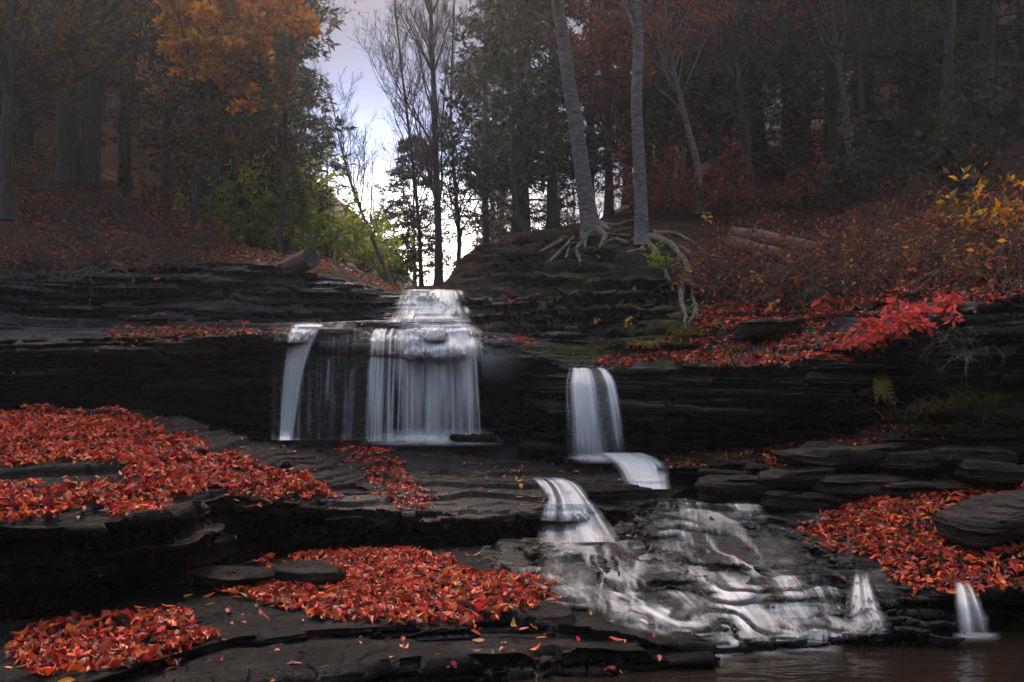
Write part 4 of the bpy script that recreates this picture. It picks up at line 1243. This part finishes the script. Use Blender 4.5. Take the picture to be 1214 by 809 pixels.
# left bank
bare(82, 19, 12, .21, "thick dark trunk high on the left bank", [(80, 130, 19), (84, 60, 19), (88, -20, 19), (90, -200, 19)], nb=26, t0=.3, bl=.3, leaves=OLIVE, leafn=4, lsize=.15, top=.5)
bare(104, 19.2, 12, .20, "second thick dark trunk leaning right against the first on the left bank", [(112, 130, 19.2), (122, 60, 19.2), (132, -20, 19.2), (145, -200, 19.2)], nb=26, t0=.3, bl=.3, leaves=OLIVE, leafn=4, lsize=.15, top=.5)
bare(-30, 17, 11, .16, "dark tree at the left border sending a long limb across", [(-10, 120, 17), (40, 85, 17), (100, 45, 17), (140, 5, 17), (180, -80, 17)], nb=34, t0=.15, bl=.25, leaves=OLIVE, leafn=3, lsize=.12)
bare(10, 15, 10, .10, "black stem rising close to the left border", [(8, 150, 15), (14, 70, 15), (22, -20, 15), (30, -150, 15)], nb=28, t0=.2, bl=.28, leaves=OLIVE, leafn=3, lsize=.12)
bare(150, 20, 10, .075, "thin trunk between the thick trunks and the golden maple", [(152, 150, 20), (160, 80, 20), (170, 0, 20), (175, -100, 20)], nb=28, t0=.3, bl=.3, leaves=OLIVE, leafn=3)
bare(195, 18.5, 10, .09, "slim upright trunk under the golden leaves", [(196, 190, 18.5), (200, 110, 18.5), (206, 30, 18.5), (212, -80, 18.5)], nb=26, t0=.35, bl=.26, leaves=GOLD, leafn=2)
bare(228, 15.6, 8.5, .07, "golden leaved maple glowing over the left bank", [(236, 180, 15.6), (250, 120, 15.5), (264, 60, 15.4), (268, 0, 15.4), (262, -60, 15.4)], name="maple_tree", nb=40, t0=.3, bl=.22, up=.02, per2=7, per3=6, leaves=GOLD, leafn=11, lsize=.14)
bare(246, 15.5, 6, .035, "thin curved dark stem below the golden maple", [(250, 240, 15.5), (262, 190, 15.5), (290, 160, 15.5), (320, 120, 15.5), (335, 60, 15.5)], nb=22, t0=.25, bl=.2, leaves=OLIVE, leafn=2)
bare(330, 16, 10, .05, "dark stem with small leaves reaching into the sky at the top", [(335, 240, 16), (338, 150, 16), (345, 60, 16), (360, 5, 16), (385, -30, 16)], nb=32, t0=.55, bl=.22, up=.1, leaves=OLIVE, leafn=2, lsize=.08)
hem(292, 20.5, 9.6, .12, "tall dark hemlock left of the gap of sky", bl=2.0, nb=120)
hem(285, 18, 6.5, .09, "middle sized hemlock in front of the tall one", bl=1.9, nb=90, pal=np.concatenate([HEM, OLIVE[:2]]))
hem(332, 21.5, 6.0, .07, "smaller hemlock at the edge of the gap of sky", bl=1.5, nb=80)
hem(240, 22, 9.5, .12, "hemlock behind the golden maple", bl=2.2)
hem(150, 23, 11, .14, "dark hemlock behind the thick trunks on the left bank", bl=2.4)
hem(30, 22, 11, .14, "black hemlock in the upper left corner of the wood", bl=2.6)
# right of the gap
hem(612, 22, 10.5, .13, "tall hemlock right of the bare trees in the gap", bl=1.8, nb=120)
hem(655, 20, 9.5, .12, "dense hemlock behind the curving pale trunk", bl=2.0, nb=110)
hem(575, 26, 9, .11, "farther hemlock between the bare trees and the tall hemlock", bl=1.8)
hem(492, 28, 4.4, .06, "small misty hemlock behind the bare trees in the gap", bl=1.5)
bare(722, 19.5, 11, .10, "rust leaved tree between the two pale trunks", [(722, 200, 19.5), (720, 120, 19.5), (718, 40, 19.5), (716, -80, 19.5)], name="oak_tree", nb=34, t0=.3, bl=.24, leaves=RUST, leafn=4, lsize=.13)
bare(832, 17.5, 10, .075, "pale grey tree leaning left right of the straight birch", [(826, 190, 17.5), (812, 140, 17.5), (800, 90, 17.5), (790, 30, 17.5), (785, -80, 17.5)], nb=26, t0=.4, bl=.28, leaves=RUST, leafn=2, lsize=.1, mat=M_BIRCH)
hem(700, 24, 11, .13, "misty hemlock filling the space behind the two pale trunks", bl=2.1)
hem(780, 22, 10, .13, "dark hemlock right behind the straight pale trunk", bl=2.0)
hem(860, 20, 9, .13, "hemlock with low sweeping boughs on the right slope", bl=2.3, t0=.06)
hem(900, 24, 11, .15, "tall dark hemlock upslope of the fallen logs", bl=2.3)
hem(985, 19.5, 9.5, .14, "shadowed hemlock on the crest of the right slope", bl=2.3)
hem(1075, 20, 10, .15, "black hemlock high on the right slope", bl=2.4)
hem(1170, 18, 10, .15, "heavy hemlock in the upper right corner of the wood", bl=2.6)
hem(820, 25, 12, .15, "hemlock filling the wood between the leaning grey tree and the low boughed hemlock", bl=2.6, nb=130)
hem(945, 22, 11, .15, "hemlock behind the fallen logs, darkest on the right slope", bl=2.8, nb=130)
hem(1030, 23, 11, .15, "tall hemlock behind the grey leaning trunk", bl=2.8, nb=130)
hem(1120, 22, 11, .15, "hemlock behind the leaning dark trunk on the right", bl=2.8, nb=130)
hem(1215, 21, 11, .15, "outermost hemlock high at the right border", bl=2.8, nb=130)
hem(745, 27, 12, .14, "far hemlock seen between the two pale trunks", bl=2.4, nb=120)
hem(80, 25, 12, .15, "hemlock far behind the thick dark trunks", bl=2.8, nb=130)
hem(-40, 20, 11, .15, "outermost hemlock at the left border", bl=2.8, nb=130)
bare(890, 18.5, 10, .10, "dark slanting trunk on the right slope above the leaf bank", [(884, 150, 18.5), (872, 80, 18.5), (866, 0, 18.5), (860, -120, 18.5)], nb=24, t0=.4, bl=.28, leaves=RUST, leafn=2)
bare(1010, 18.8, 10, .085, "grey trunk leaning left near the crest of the right slope", [(1003, 130, 18.8), (993, 70, 18.8), (985, 0, 18.8), (975, -120, 18.8)], nb=24, t0=.4, bl=.28, leaves=RUST, leafn=2, mat=M_BIRCH)
bare(1025, 18.2, 9, .075, "dark stem rising beside the grey leaning trunk", [(1022, 130, 18.2), (1020, 60, 18.2), (1012, -20, 18.2), (1005, -120, 18.2)], nb=24, t0=.4, bl=.28)
bare(935, 21, 11, .15, "broad dark trunk far up the right slope", [(934, 100, 21), (930, 20, 21), (926, -60, 21), (922, -160, 21)], nb=26, t0=.35, bl=.26, leaves=OLIVE, leafn=2)
bare(1120, 17, 10, .11, "leaning dark trunk below the black hemlock on the right", [(1122, 100, 17), (1128, 20, 17), (1132, -60, 17), (1140, -160, 17)], nb=26, t0=.35, bl=.28, leaves=OLIVE, leafn=2)

# unseen hemlocks added behind the viewpoint to block low sky, darkening the rock faces
_g = hemlock_geo(np.random.default_rng(91), 13, .18, nb=100, bl=3.2, per2=11, needles=8, size=.3)
_t = None
for i_, (x, y, sc) in enumerate([(-9, -7, 1), (-6.5, -13, 1.1), (9, -9, 1), (-11, -2, 1), (11, -2, 1), (-2, -22, 1.2), (-11, -15, 1.2)]):
    gz = float(PG[np.argmin(np.abs(gy - y)), np.argmin(np.abs(gx - x)), 2]) - .2
    if _t is None: _t = tree("hemlock_tree", (x, y, gz), _g[0], _g[1], "unseen hemlock added behind the viewpoint to block sky light", group="added light blocking hemlocks behind the viewpoint")
    else: copy_tree(_t, (x, y, gz), i_ * 1.3, sc)

# far wood on the slopes behind, one mass
FV, FQ, FC, fo = [], [], [], 0
TWV, TWQ, to = [], [], 0
protos = [hemlock_geo(np.random.default_rng(50 + i), 11, .14, nb=60, per2=8, needles=7, size=.26, bl=2.4) for i in range(3)]
protb = [bare_tree_geo(np.random.default_rng(60 + i), 11, .12, nb=24, per2=6, per3=4, t0=.2, bl=.28, rmin=.009) for i in range(3)]
frg = np.random.default_rng(8)
k = 0
while k < 190:
    D = frg.uniform(26, 80); px = frg.uniform(-250, 1460)
    if k >= 120: D = frg.uniform(24, 44); px = frg.choice([frg.uniform(-250, 360), frg.uniform(720, 1460)])
    x = (px - 607) / FPX * D
    gap = abs(px - 470) < 110
    if gap and D < 45: continue
    z = ground(x, D) - .2
    conif = frg.random() < (.12 if gap else .55)
    tm, cr = (protos if conif else protb)[frg.integers(3)]
    sc = frg.uniform(.7, 1.15) * (.55 if gap else 1); an = frg.uniform(0, 6.28)
    Rm = np.array([[math.cos(an), -math.sin(an), 0], [math.sin(an), math.cos(an), 0], [0, 0, 1]]) * sc
    for v, q in [tm, cr[0][1]]:
        TWV.append(v @ Rm.T + (x, D, z)); TWQ.append(q + to); to += len(v)
    if conif:
        v, q, c = cr[1][1]
        FV.append(v @ Rm.T + (x, D, z)); FQ.append(q + fo); FC.append(c); fo += len(v)
    k += 1
fw = put("woods", mkmesh("woods", np.concatenate(TWV), np.concatenate(TWQ)), M_TWIG)
tag(fw, "distant bare and evergreen wood fading into the mist", kind='stuff')
ff = put("foliage", mkmesh("foliage", np.concatenate(FV), np.concatenate(FQ), smooth=False, attrs={"col": np.concatenate(FC)}), M_FOL, fw)
ff["kind"] = 'stuff'


# ------------------------------------------------------------------ shrubs, brush, ferns, grass, saplings, logs
def brush_geo(rg, h, ns, spread, pal, leafn, lsize, droop=.12, r=.006, per=5):
    az = rg.uniform(0, 6.28, ns); el = rg.uniform(.5, 1.4, ns)
    P = np.zeros((ns, 8, 3)); P[:, 0] = rg.normal(0, .06 * spread, (ns, 3)) * (1, 1, 0)
    d = np.stack([np.cos(az) * np.cos(el) * spread, np.sin(az) * np.cos(el) * spread, np.sin(el)], -1); d = nrm(d)
    ln = h * rg.uniform(.5, 1.2, ns)
    for i in range(1, 8):
        P[:, i] = P[:, i - 1] + d * (ln / 7)[:, None]
        d = nrm(d + rg.normal(0, .12, d.shape) + (0, 0, -droop))
    R = np.full((ns, 1), r) * np.linspace(1, .35, 8)
    P2, R2, L2 = spawn(P, R, ln, per, .25, 1, .8, .4, 0, rg, 5, .2, droop=droop * .5, rmin=.0018)
    st_ = join(tube(P, R, 4), tube(P2, R2, 3))
    fo_ = sprays(np.concatenate([P2]), leafn, lsize, rg, pal, .5, .3, .5) if leafn else None
    return st_, fo_


def shrub(name, loc, geo, label, cat="shrub", group=None):
    r = empty(name, loc)
    put("stem", mkmesh("stem", *geo[0]), M_TWIG, r)
    if geo[1] is not None: put("foliage", mkmesh("foliage", geo[1][0], geo[1][1], smooth=False, attrs={"col": geo[1][2]}), M_FOL, r)
    return tag(r, label, cat, group)


def shrub_row(name, geo, spots, label, group, cat="shrub", jit=.25, hang=False):
    first = None
    for i, (px, py) in enumerate(spots):
        loc = on(px, py) + np.array([0, .03, -.03])
        sc = rg.uniform(1 - jit, 1 + jit); rz = rg.uniform(0, 6.28)
        if first is None:
            first = shrub(name, loc, geo, label, cat, group); first.rotation_euler.z = rz
        else:
            copy_tree(first, loc, rz, sc, (rg.normal(0, .15), rg.normal(0, .15)))


# dead brush hanging over the right ledge and around the banks
g1 = brush_geo(rg, .85, 60, 1.0, np.concatenate([RUST, RUST, ORG[:3]]) * .9, 2, .065, .34)
shrub_row("dry_brush", g1, [(x + rg.normal(0, 8), y + rg.normal(0, 6)) for x, y in
          [(840, 335), (868, 340), (895, 336), (925, 338), (950, 342), (990, 330), (1010, 312), (1040, 304), (1075, 300), (1105, 292), (1150, 285), (1190, 280), (850, 345), (905, 345), (960, 340), (1020, 335), (1085, 322), (1130, 315), (1180, 330), (1205, 310)]],
          "drooping russet brush on the leafy slope right of the knoll", "drooping brush on the right slope")
g3 = brush_geo(rg, .8, 30, 1.0, BRN, 0, .06, .42, .0045, 3)
_m = M_TWIG; M_TWIG = M_ROOT
shrub_row("dead_stems", g3, [(848, 352), (872, 348), (905, 352), (940, 356), (968, 350), (1000, 345), (1030, 342), (1065, 330), (1110, 322), (1150, 330), (1190, 345), (1150, 425)],
          "bare straw coloured stems drooping among the leaves of the right slope", "dead stems on the right slope")
M_TWIG = _m
g2 = brush_geo(rg, .7, 44, 1.0, np.concatenate([RUST, BRN]), 1, .06, .22)
shrub_row("dry_brush", g2, [(x + rg.normal(0, 8), y + rg.normal(0, 6)) for x, y in
          [(20, 315), (60, 318), (100, 315), (125, 320), (150, 300), (200, 300), (235, 300), (40, 285), (90, 282), (140, 275), (185, 280), (15, 250), (70, 245), (120, 252), (165, 262), (215, 268)]],
          "tangled dry brush on the dark left bank", "tangled brush on the left bank")
# long vine tangle hanging down the left cliff
vg = []
for i in range(26):
    p0 = on(rg.uniform(100, 150), rg.uniform(305, 328)) + (0, -.05, .05)
    P = [p0]; d = np.array([rg.normal(0, .35), -.35, .25])
    L = rg.uniform(.5, 1.15)
    for j in range(15):
        d = nrm(d + rg.normal(0, .17, 3) + np.array([0, 0, -.16])); d[1] = np.clip(d[1], -.3, .05)
        P.append(P[-1] + d * L / 15)
    vg.append(P)
vg = np.array(vg); vo = vg[0, 0].copy()
vr = np.full((26, 1), .009) * np.linspace(1, .4, 16)
v2, r2, l2 = spawn(vg - vo, vr, np.full(26, .8), 5, .2, 1, .8, .35, 0, rg, 6, .25, droop=.05, rmin=.003)
ro = empty("vine_tangle", vo); put("stem", mkmesh("stem", *join(tube(vg - vo, vr, 5), tube(v2, r2, 3))), M_ROOT, ro)
tag(ro, "tangle of bare vines hanging down the left cliff", "vine")

# green and yellow shrubs beyond the lip
gg = brush_geo(rg, 1.5, 40, .9, GREEN, 5, .12, .05, .008, 7)
for px, D, sc, lb in [(300, 17, 1.0, "light green bush at the top of the cliff left of the log"), (335, 18.5, 1.15, "light green bush just behind the log"), (390, 21, 1.2, "pale green bush between the log and the stream gap"),
                      (430, 24, 1.2, "pale misty bush at the foot of the leaning sapling"), (465, 27, 1.1, "faint green bush in the mist behind the upper fall"), (250, 16.5, .7, "low olive bush on the left bank under the hemlocks")]:
    s_ = at(px, D)
    if px == 300: s0 = shrub("green_bush", s_, gg, lb)
    else:
        c_ = copy_tree(s0, s_, rg.uniform(0, 6), sc); c_["label"] = lb
gr_ = brush_geo(rg, 1.6, 30, .9, RUST, 4, .1, .05, .009, 6)
for i_, (px, D, sc, lb) in enumerate([(800, 17.5, 1, "red leaved shrub upslope behind the straight pale trunk"), (770, 18.5, 1.1, "dull red shrub between the pale trunks and the leaning grey tree"), (860, 17.2, .9, "small red shrub on the slope above the yellow sapling"),
                                      (955, 17, .8, "russet shrub in the shade above the fallen logs"), (205, 16.4, .6, "small scarlet shrub in the dark of the left bank"), (240, 15.6, .5, "low orange shrub by the curved stem on the left bank")]):
    if i_ == 0: s0 = shrub("red_shrub", at(px, D), gr_, lb)
    else: c_ = copy_tree(s0, at(px, D), i_ * 1.7, sc); c_["label"] = lb
dk = brush_geo(rg, 1.3, 34, 1.1, np.array([(.03, .04, .015), (.045, .05, .02), (.06, .05, .02)]), 5, .11, .07, .008, 6)
for i_, (px, py, sc, lb) in enumerate([(1060, 205, 1, "dark laurel bush high on the right slope"), (1130, 225, 1.1, "dark laurel bush near the right border of the slope"), (1000, 240, .8, "dark laurel bush above the end of the logs"), (1190, 170, 1.2, "laurel bush in the dark upper right corner"), (1100, 160, 1.1, "laurel bush under the black hemlock")]):
    if i_ == 0: s0 = shrub("laurel_bush", on(px, py), dk, lb)
    else: c_ = copy_tree(s0, on(px, py), i_ * 2.1, sc); c_["label"] = lb
# bright pinkish red shrub leaves over the right ledge
pk = brush_geo(rg, .30, 34, 2.4, np.array([(.75, .09, .07), (.8, .14, .11), (.6, .05, .04)]), 2, .10, .10, .003, 4)
for i_, (px, py, sc, lb) in enumerate([(1085, 385, .8, "brightest pink red shrub over the right ledge"), (1050, 400, .7, "pink red shrub spilling left of the brightest one"), (1120, 368, .7, "pink red shrub behind the brightest one"), (1020, 412, .6, "low scarlet shrub at the lip of the right ledge")]):
    if i_ == 0: s0 = shrub("scarlet_shrub", on(px, py), pk, lb)
    else: c_ = copy_tree(s0, on(px, py), i_ * 2.1, sc); c_["label"] = lb
ys = brush_geo(rg, 1.0, 16, .8, np.concatenate([GOLD, OLIVE]), 3, .13, .06, .008, 5)
shrub("yellow_shrub", on(1180, 300), ys, "yellow leaved shrub at the right border above the red leaves")
fy = brush_geo(rg, .35, 12, 1.2, GREEN, 4, .07, .08, .004, 4)
shrub("green_plant", on(775, 318), fy, "small bright green plant under the straight pale trunk", "plant")


def sapling(px, py, h, n, size, pal, label, lean=0.0):
    size *= .72; n = n + 3
    r = empty("sapling", on(px, py))
    P = np.zeros((1, 8, 3)); z = np.linspace(0, 1, 8)
    P[0, :, 2] = z * h; P[0, :, 0] = lean * z ** 2; P[0, :, 1] = -.06 * z
    put("stem", mkmesh("stem", *tube(P, (.006 * (1 - .6 * z))[None], 5)), M_TWIG, r)
    for i in range(n):
        k_ = 7 - (i // 3)
        b = P[0, max(k_, 3)]
        an = rg.uniform(0, 6.28)
        d = np.array([math.cos(an), math.sin(an) * .6 - .3, rg.uniform(-.6, .15)])
        V, Q, T, C = leaf_geo(np.zeros((1, 3)), nrm(np.array([[d[0] * .4, -.75, .65]])), size, rg, pal, .2, 0, .5)
        put("leaf", mkmesh("leaf", V + b + nrm(d) * size * .5, Q, T, attrs={"col": C}), M_FOL, r)
    return tag(r, label, "sapling")


YEL = np.array([(.75, .42, .02), (.7, .35, .02)])
sapling(836, 290, .5, 6, .15, YEL, "sapling with a few bright yellow leaves above the fallen logs")
sapling(894, 352, .32, 5, .14, YEL, "low sapling with one cluster of yellow leaves on the leafy slope")
sapling(914, 392, .32, 6, .15, ORG, "sapling with orange leaves in the middle of the leafy slope")
sapling(968, 392, .36, 6, .19, RED[[0, 1, 5]], "sapling with a large red leaf cluster on the leafy slope")
sapling(1102, 470, .45, 4, .13, RED[[0, 1]], "thin stalk with hanging red leaves under the right ledge", .1)
sapling(1128, 468, .5, 3, .15, ORG[[2, 4]], "thin stalk with an orange leaf spread like a hand under the right ledge", -.1)
sapling(1075, 480, .35, 3, .1, RED[[0, 1]], "short stalk with two red leaves by the hanging fern")
sapling(745, 398, .22, 8, .09, YEL, "tuft of little yellow leaves on the mossy ledge by the roots")
sapling(708, 392, .2, 6, .085, YEL, "few yellow leaves on the mossy ledge above the small fall")


def tuft(px, py, n, h, pal, label, name="grass_tuft", cat="grass", droop=.2, spread=.7, w=.006, dn=0.0):
    b = on(px, py)
    az = rg.uniform(0, 6.28, n)
    P = np.zeros((n, 7, 3)); P[:, 0] = rg.normal(0, .09, (n, 3)) * (1.6, 1, 0)
    d = nrm(np.stack([np.cos(az) * spread, np.sin(az) * spread - .2, np.full(n, 1.0 - dn)], -1)); ln = h * rg.uniform(.5, 1.2, n)
    for i in range(1, 7):
        P[:, i] = P[:, i - 1] + d * (ln / 6)[:, None]; d = nrm(d + (0, 0, -droop) + rg.normal(0, .06, d.shape))
    v, q = tube(P, np.full((n, 1), w) * np.linspace(1, .15, 7), 3)
    c = np.repeat(pal[rg.integers(0, len(pal), n)] * rg.uniform(.6, 1.2, (n, 1)), 21, 0)
    o = put(name, mkmesh(name, v, q, attrs={"col": c}), M_FOL, loc=b)
    return tag(o, label, cat)


DG = np.array([(.12, .10, .03), (.2, .14, .04), (.09, .1, .02), (.28, .17, .05)])
for px, py, n, h, lb in [(1080, 497, 90, .22, "dull grass tuft at the left end of the grassy bank"), (1120, 490, 110, .26, "thick grass tuft in the middle of the grassy bank"), (1165, 482, 110, .3, "grass tuft with long blades near the right border"),
                         (1200, 500, 90, .25, "grass tuft at the right end of the grassy bank"), (1140, 510, 70, .16, "low grass tuft on the lip of the grassy bank"), (1095, 512, 60, .15, "short grass tuft over the broad brown slab"), (870, 541, 50, .1, "thin green tuft on the overhanging brown ledge")]:
    tuft(px, py, n, h, DG, lb)
tuft(772, 412, 110, .22, np.array([(.5, .3, .04), (.6, .36, .05), (.35, .25, .04)]), "glowing yellow grass tuft above the small fall", droop=.25)
tuft(815, 398, 70, .2, np.array([(.35, .2, .03), (.25, .2, .04)]), "ochre grass tuft at the foot of the hanging roots")


def fern(px, py, label):
    b = on(px, py); r = empty("fern", b)
    for i in range(7):
        an = rg.uniform(-.5, .5) + (-1.57); L = rg.uniform(.28, .42)
        s = np.linspace(0, 1, 12)
        C = np.stack([math.cos(an) * L * s * .6, math.sin(an) * L * s * .5, .08 * np.sin(s * 2.2) - L * s ** 1.6 * .8], -1)
        V, Q = [], []
        for j in range(1, 12):
            for sg in (-1, 1):
                l_ = .085 * (1 - s[j]) ** .7 + .01
                t = C[j] - C[j - 1]; t = t / np.linalg.norm(t); sd_ = nrm(np.cross(t, (0, -1, .3))) * sg
                q = len(V)
                V += [C[j], C[j] + sd_ * l_ * .5 + t * .014, C[j] + sd_ * l_ + t * .02 - np.array([0, 0, .01]), C[j] + sd_ * l_ * .5 - t * .014]; Q.append((q, q + 1, q + 2, q + 3))
        v, q = tube(C[None], np.full((1, 12), .002), 3)
        n0 = len(V); Q = np.concatenate([np.array(Q), q + n0]); V = np.concatenate([np.array(V), v])
        put("frond", mkmesh("frond", V, Q, attrs={"col": np.tile(np.array([(.28, .22, .03), (.2, .2, .03)])[i % 2], (len(V), 1))}), M_FOL, r)
    return tag(r, label, "fern")


fern(1040, 452, "yellow green fern hanging at the end of the right ledge")


def log(p0, p1, r0, r1, label, broken=True):
    p0, p1 = np.array(p0), np.array(p1); n = 40
    z = np.linspace(0, 1, n)[:, None]
    C = p0 * (1 - z) + p1 * z
    C = C + .03 * np.stack([vn(C, 1.4, 1), vn(C, 1.4, 2), vn(C, 1.4, 3)], -1)
    R = (r0 + (r1 - r0) * z[:, 0]) * (1 + .08 * vn(C, 5, 4))
    mid = (p0 + p1) / 2
    v, q = tube((C - mid)[None], R[None], 18)
    r = empty("fallen_log", mid)
    put("bark", mkmesh("bark", v, q), M_LOG, r)
    for e_, sgn in ((0, 0), (n - 1, 1)):
        ring = v.reshape(n, 18, 3)[e_]
        ctr = ring.mean(0) + (C[0] - C[-1]) / np.linalg.norm(C[0] - C[-1]) * (-.04 if e_ == 0 else .04)
        V = np.concatenate([ring, [ctr]]); T = [(i, (i + 1) % 18, 18) for i in range(18)]
        put("cut_end", mkmesh("cut_end", V, None, T), M_BARK, r)
    return tag(r, label, "log")


log(on(868, 288) + (0, -.1, .14), on(972, 312) + (0, -.2, .16), .13, .11, "upper of two reddish logs lying on the right slope")
log(on(860, 300) + (0, -.2, .12), on(950, 322) + (0, -.3, .12), .11, .08, "lower of two reddish logs lying on the right slope")
log(on(330, 322) + (0, .3, .05), W(368, 305, 13.6), .14, .14, "short dark broken log poking over the lip left of the falls")
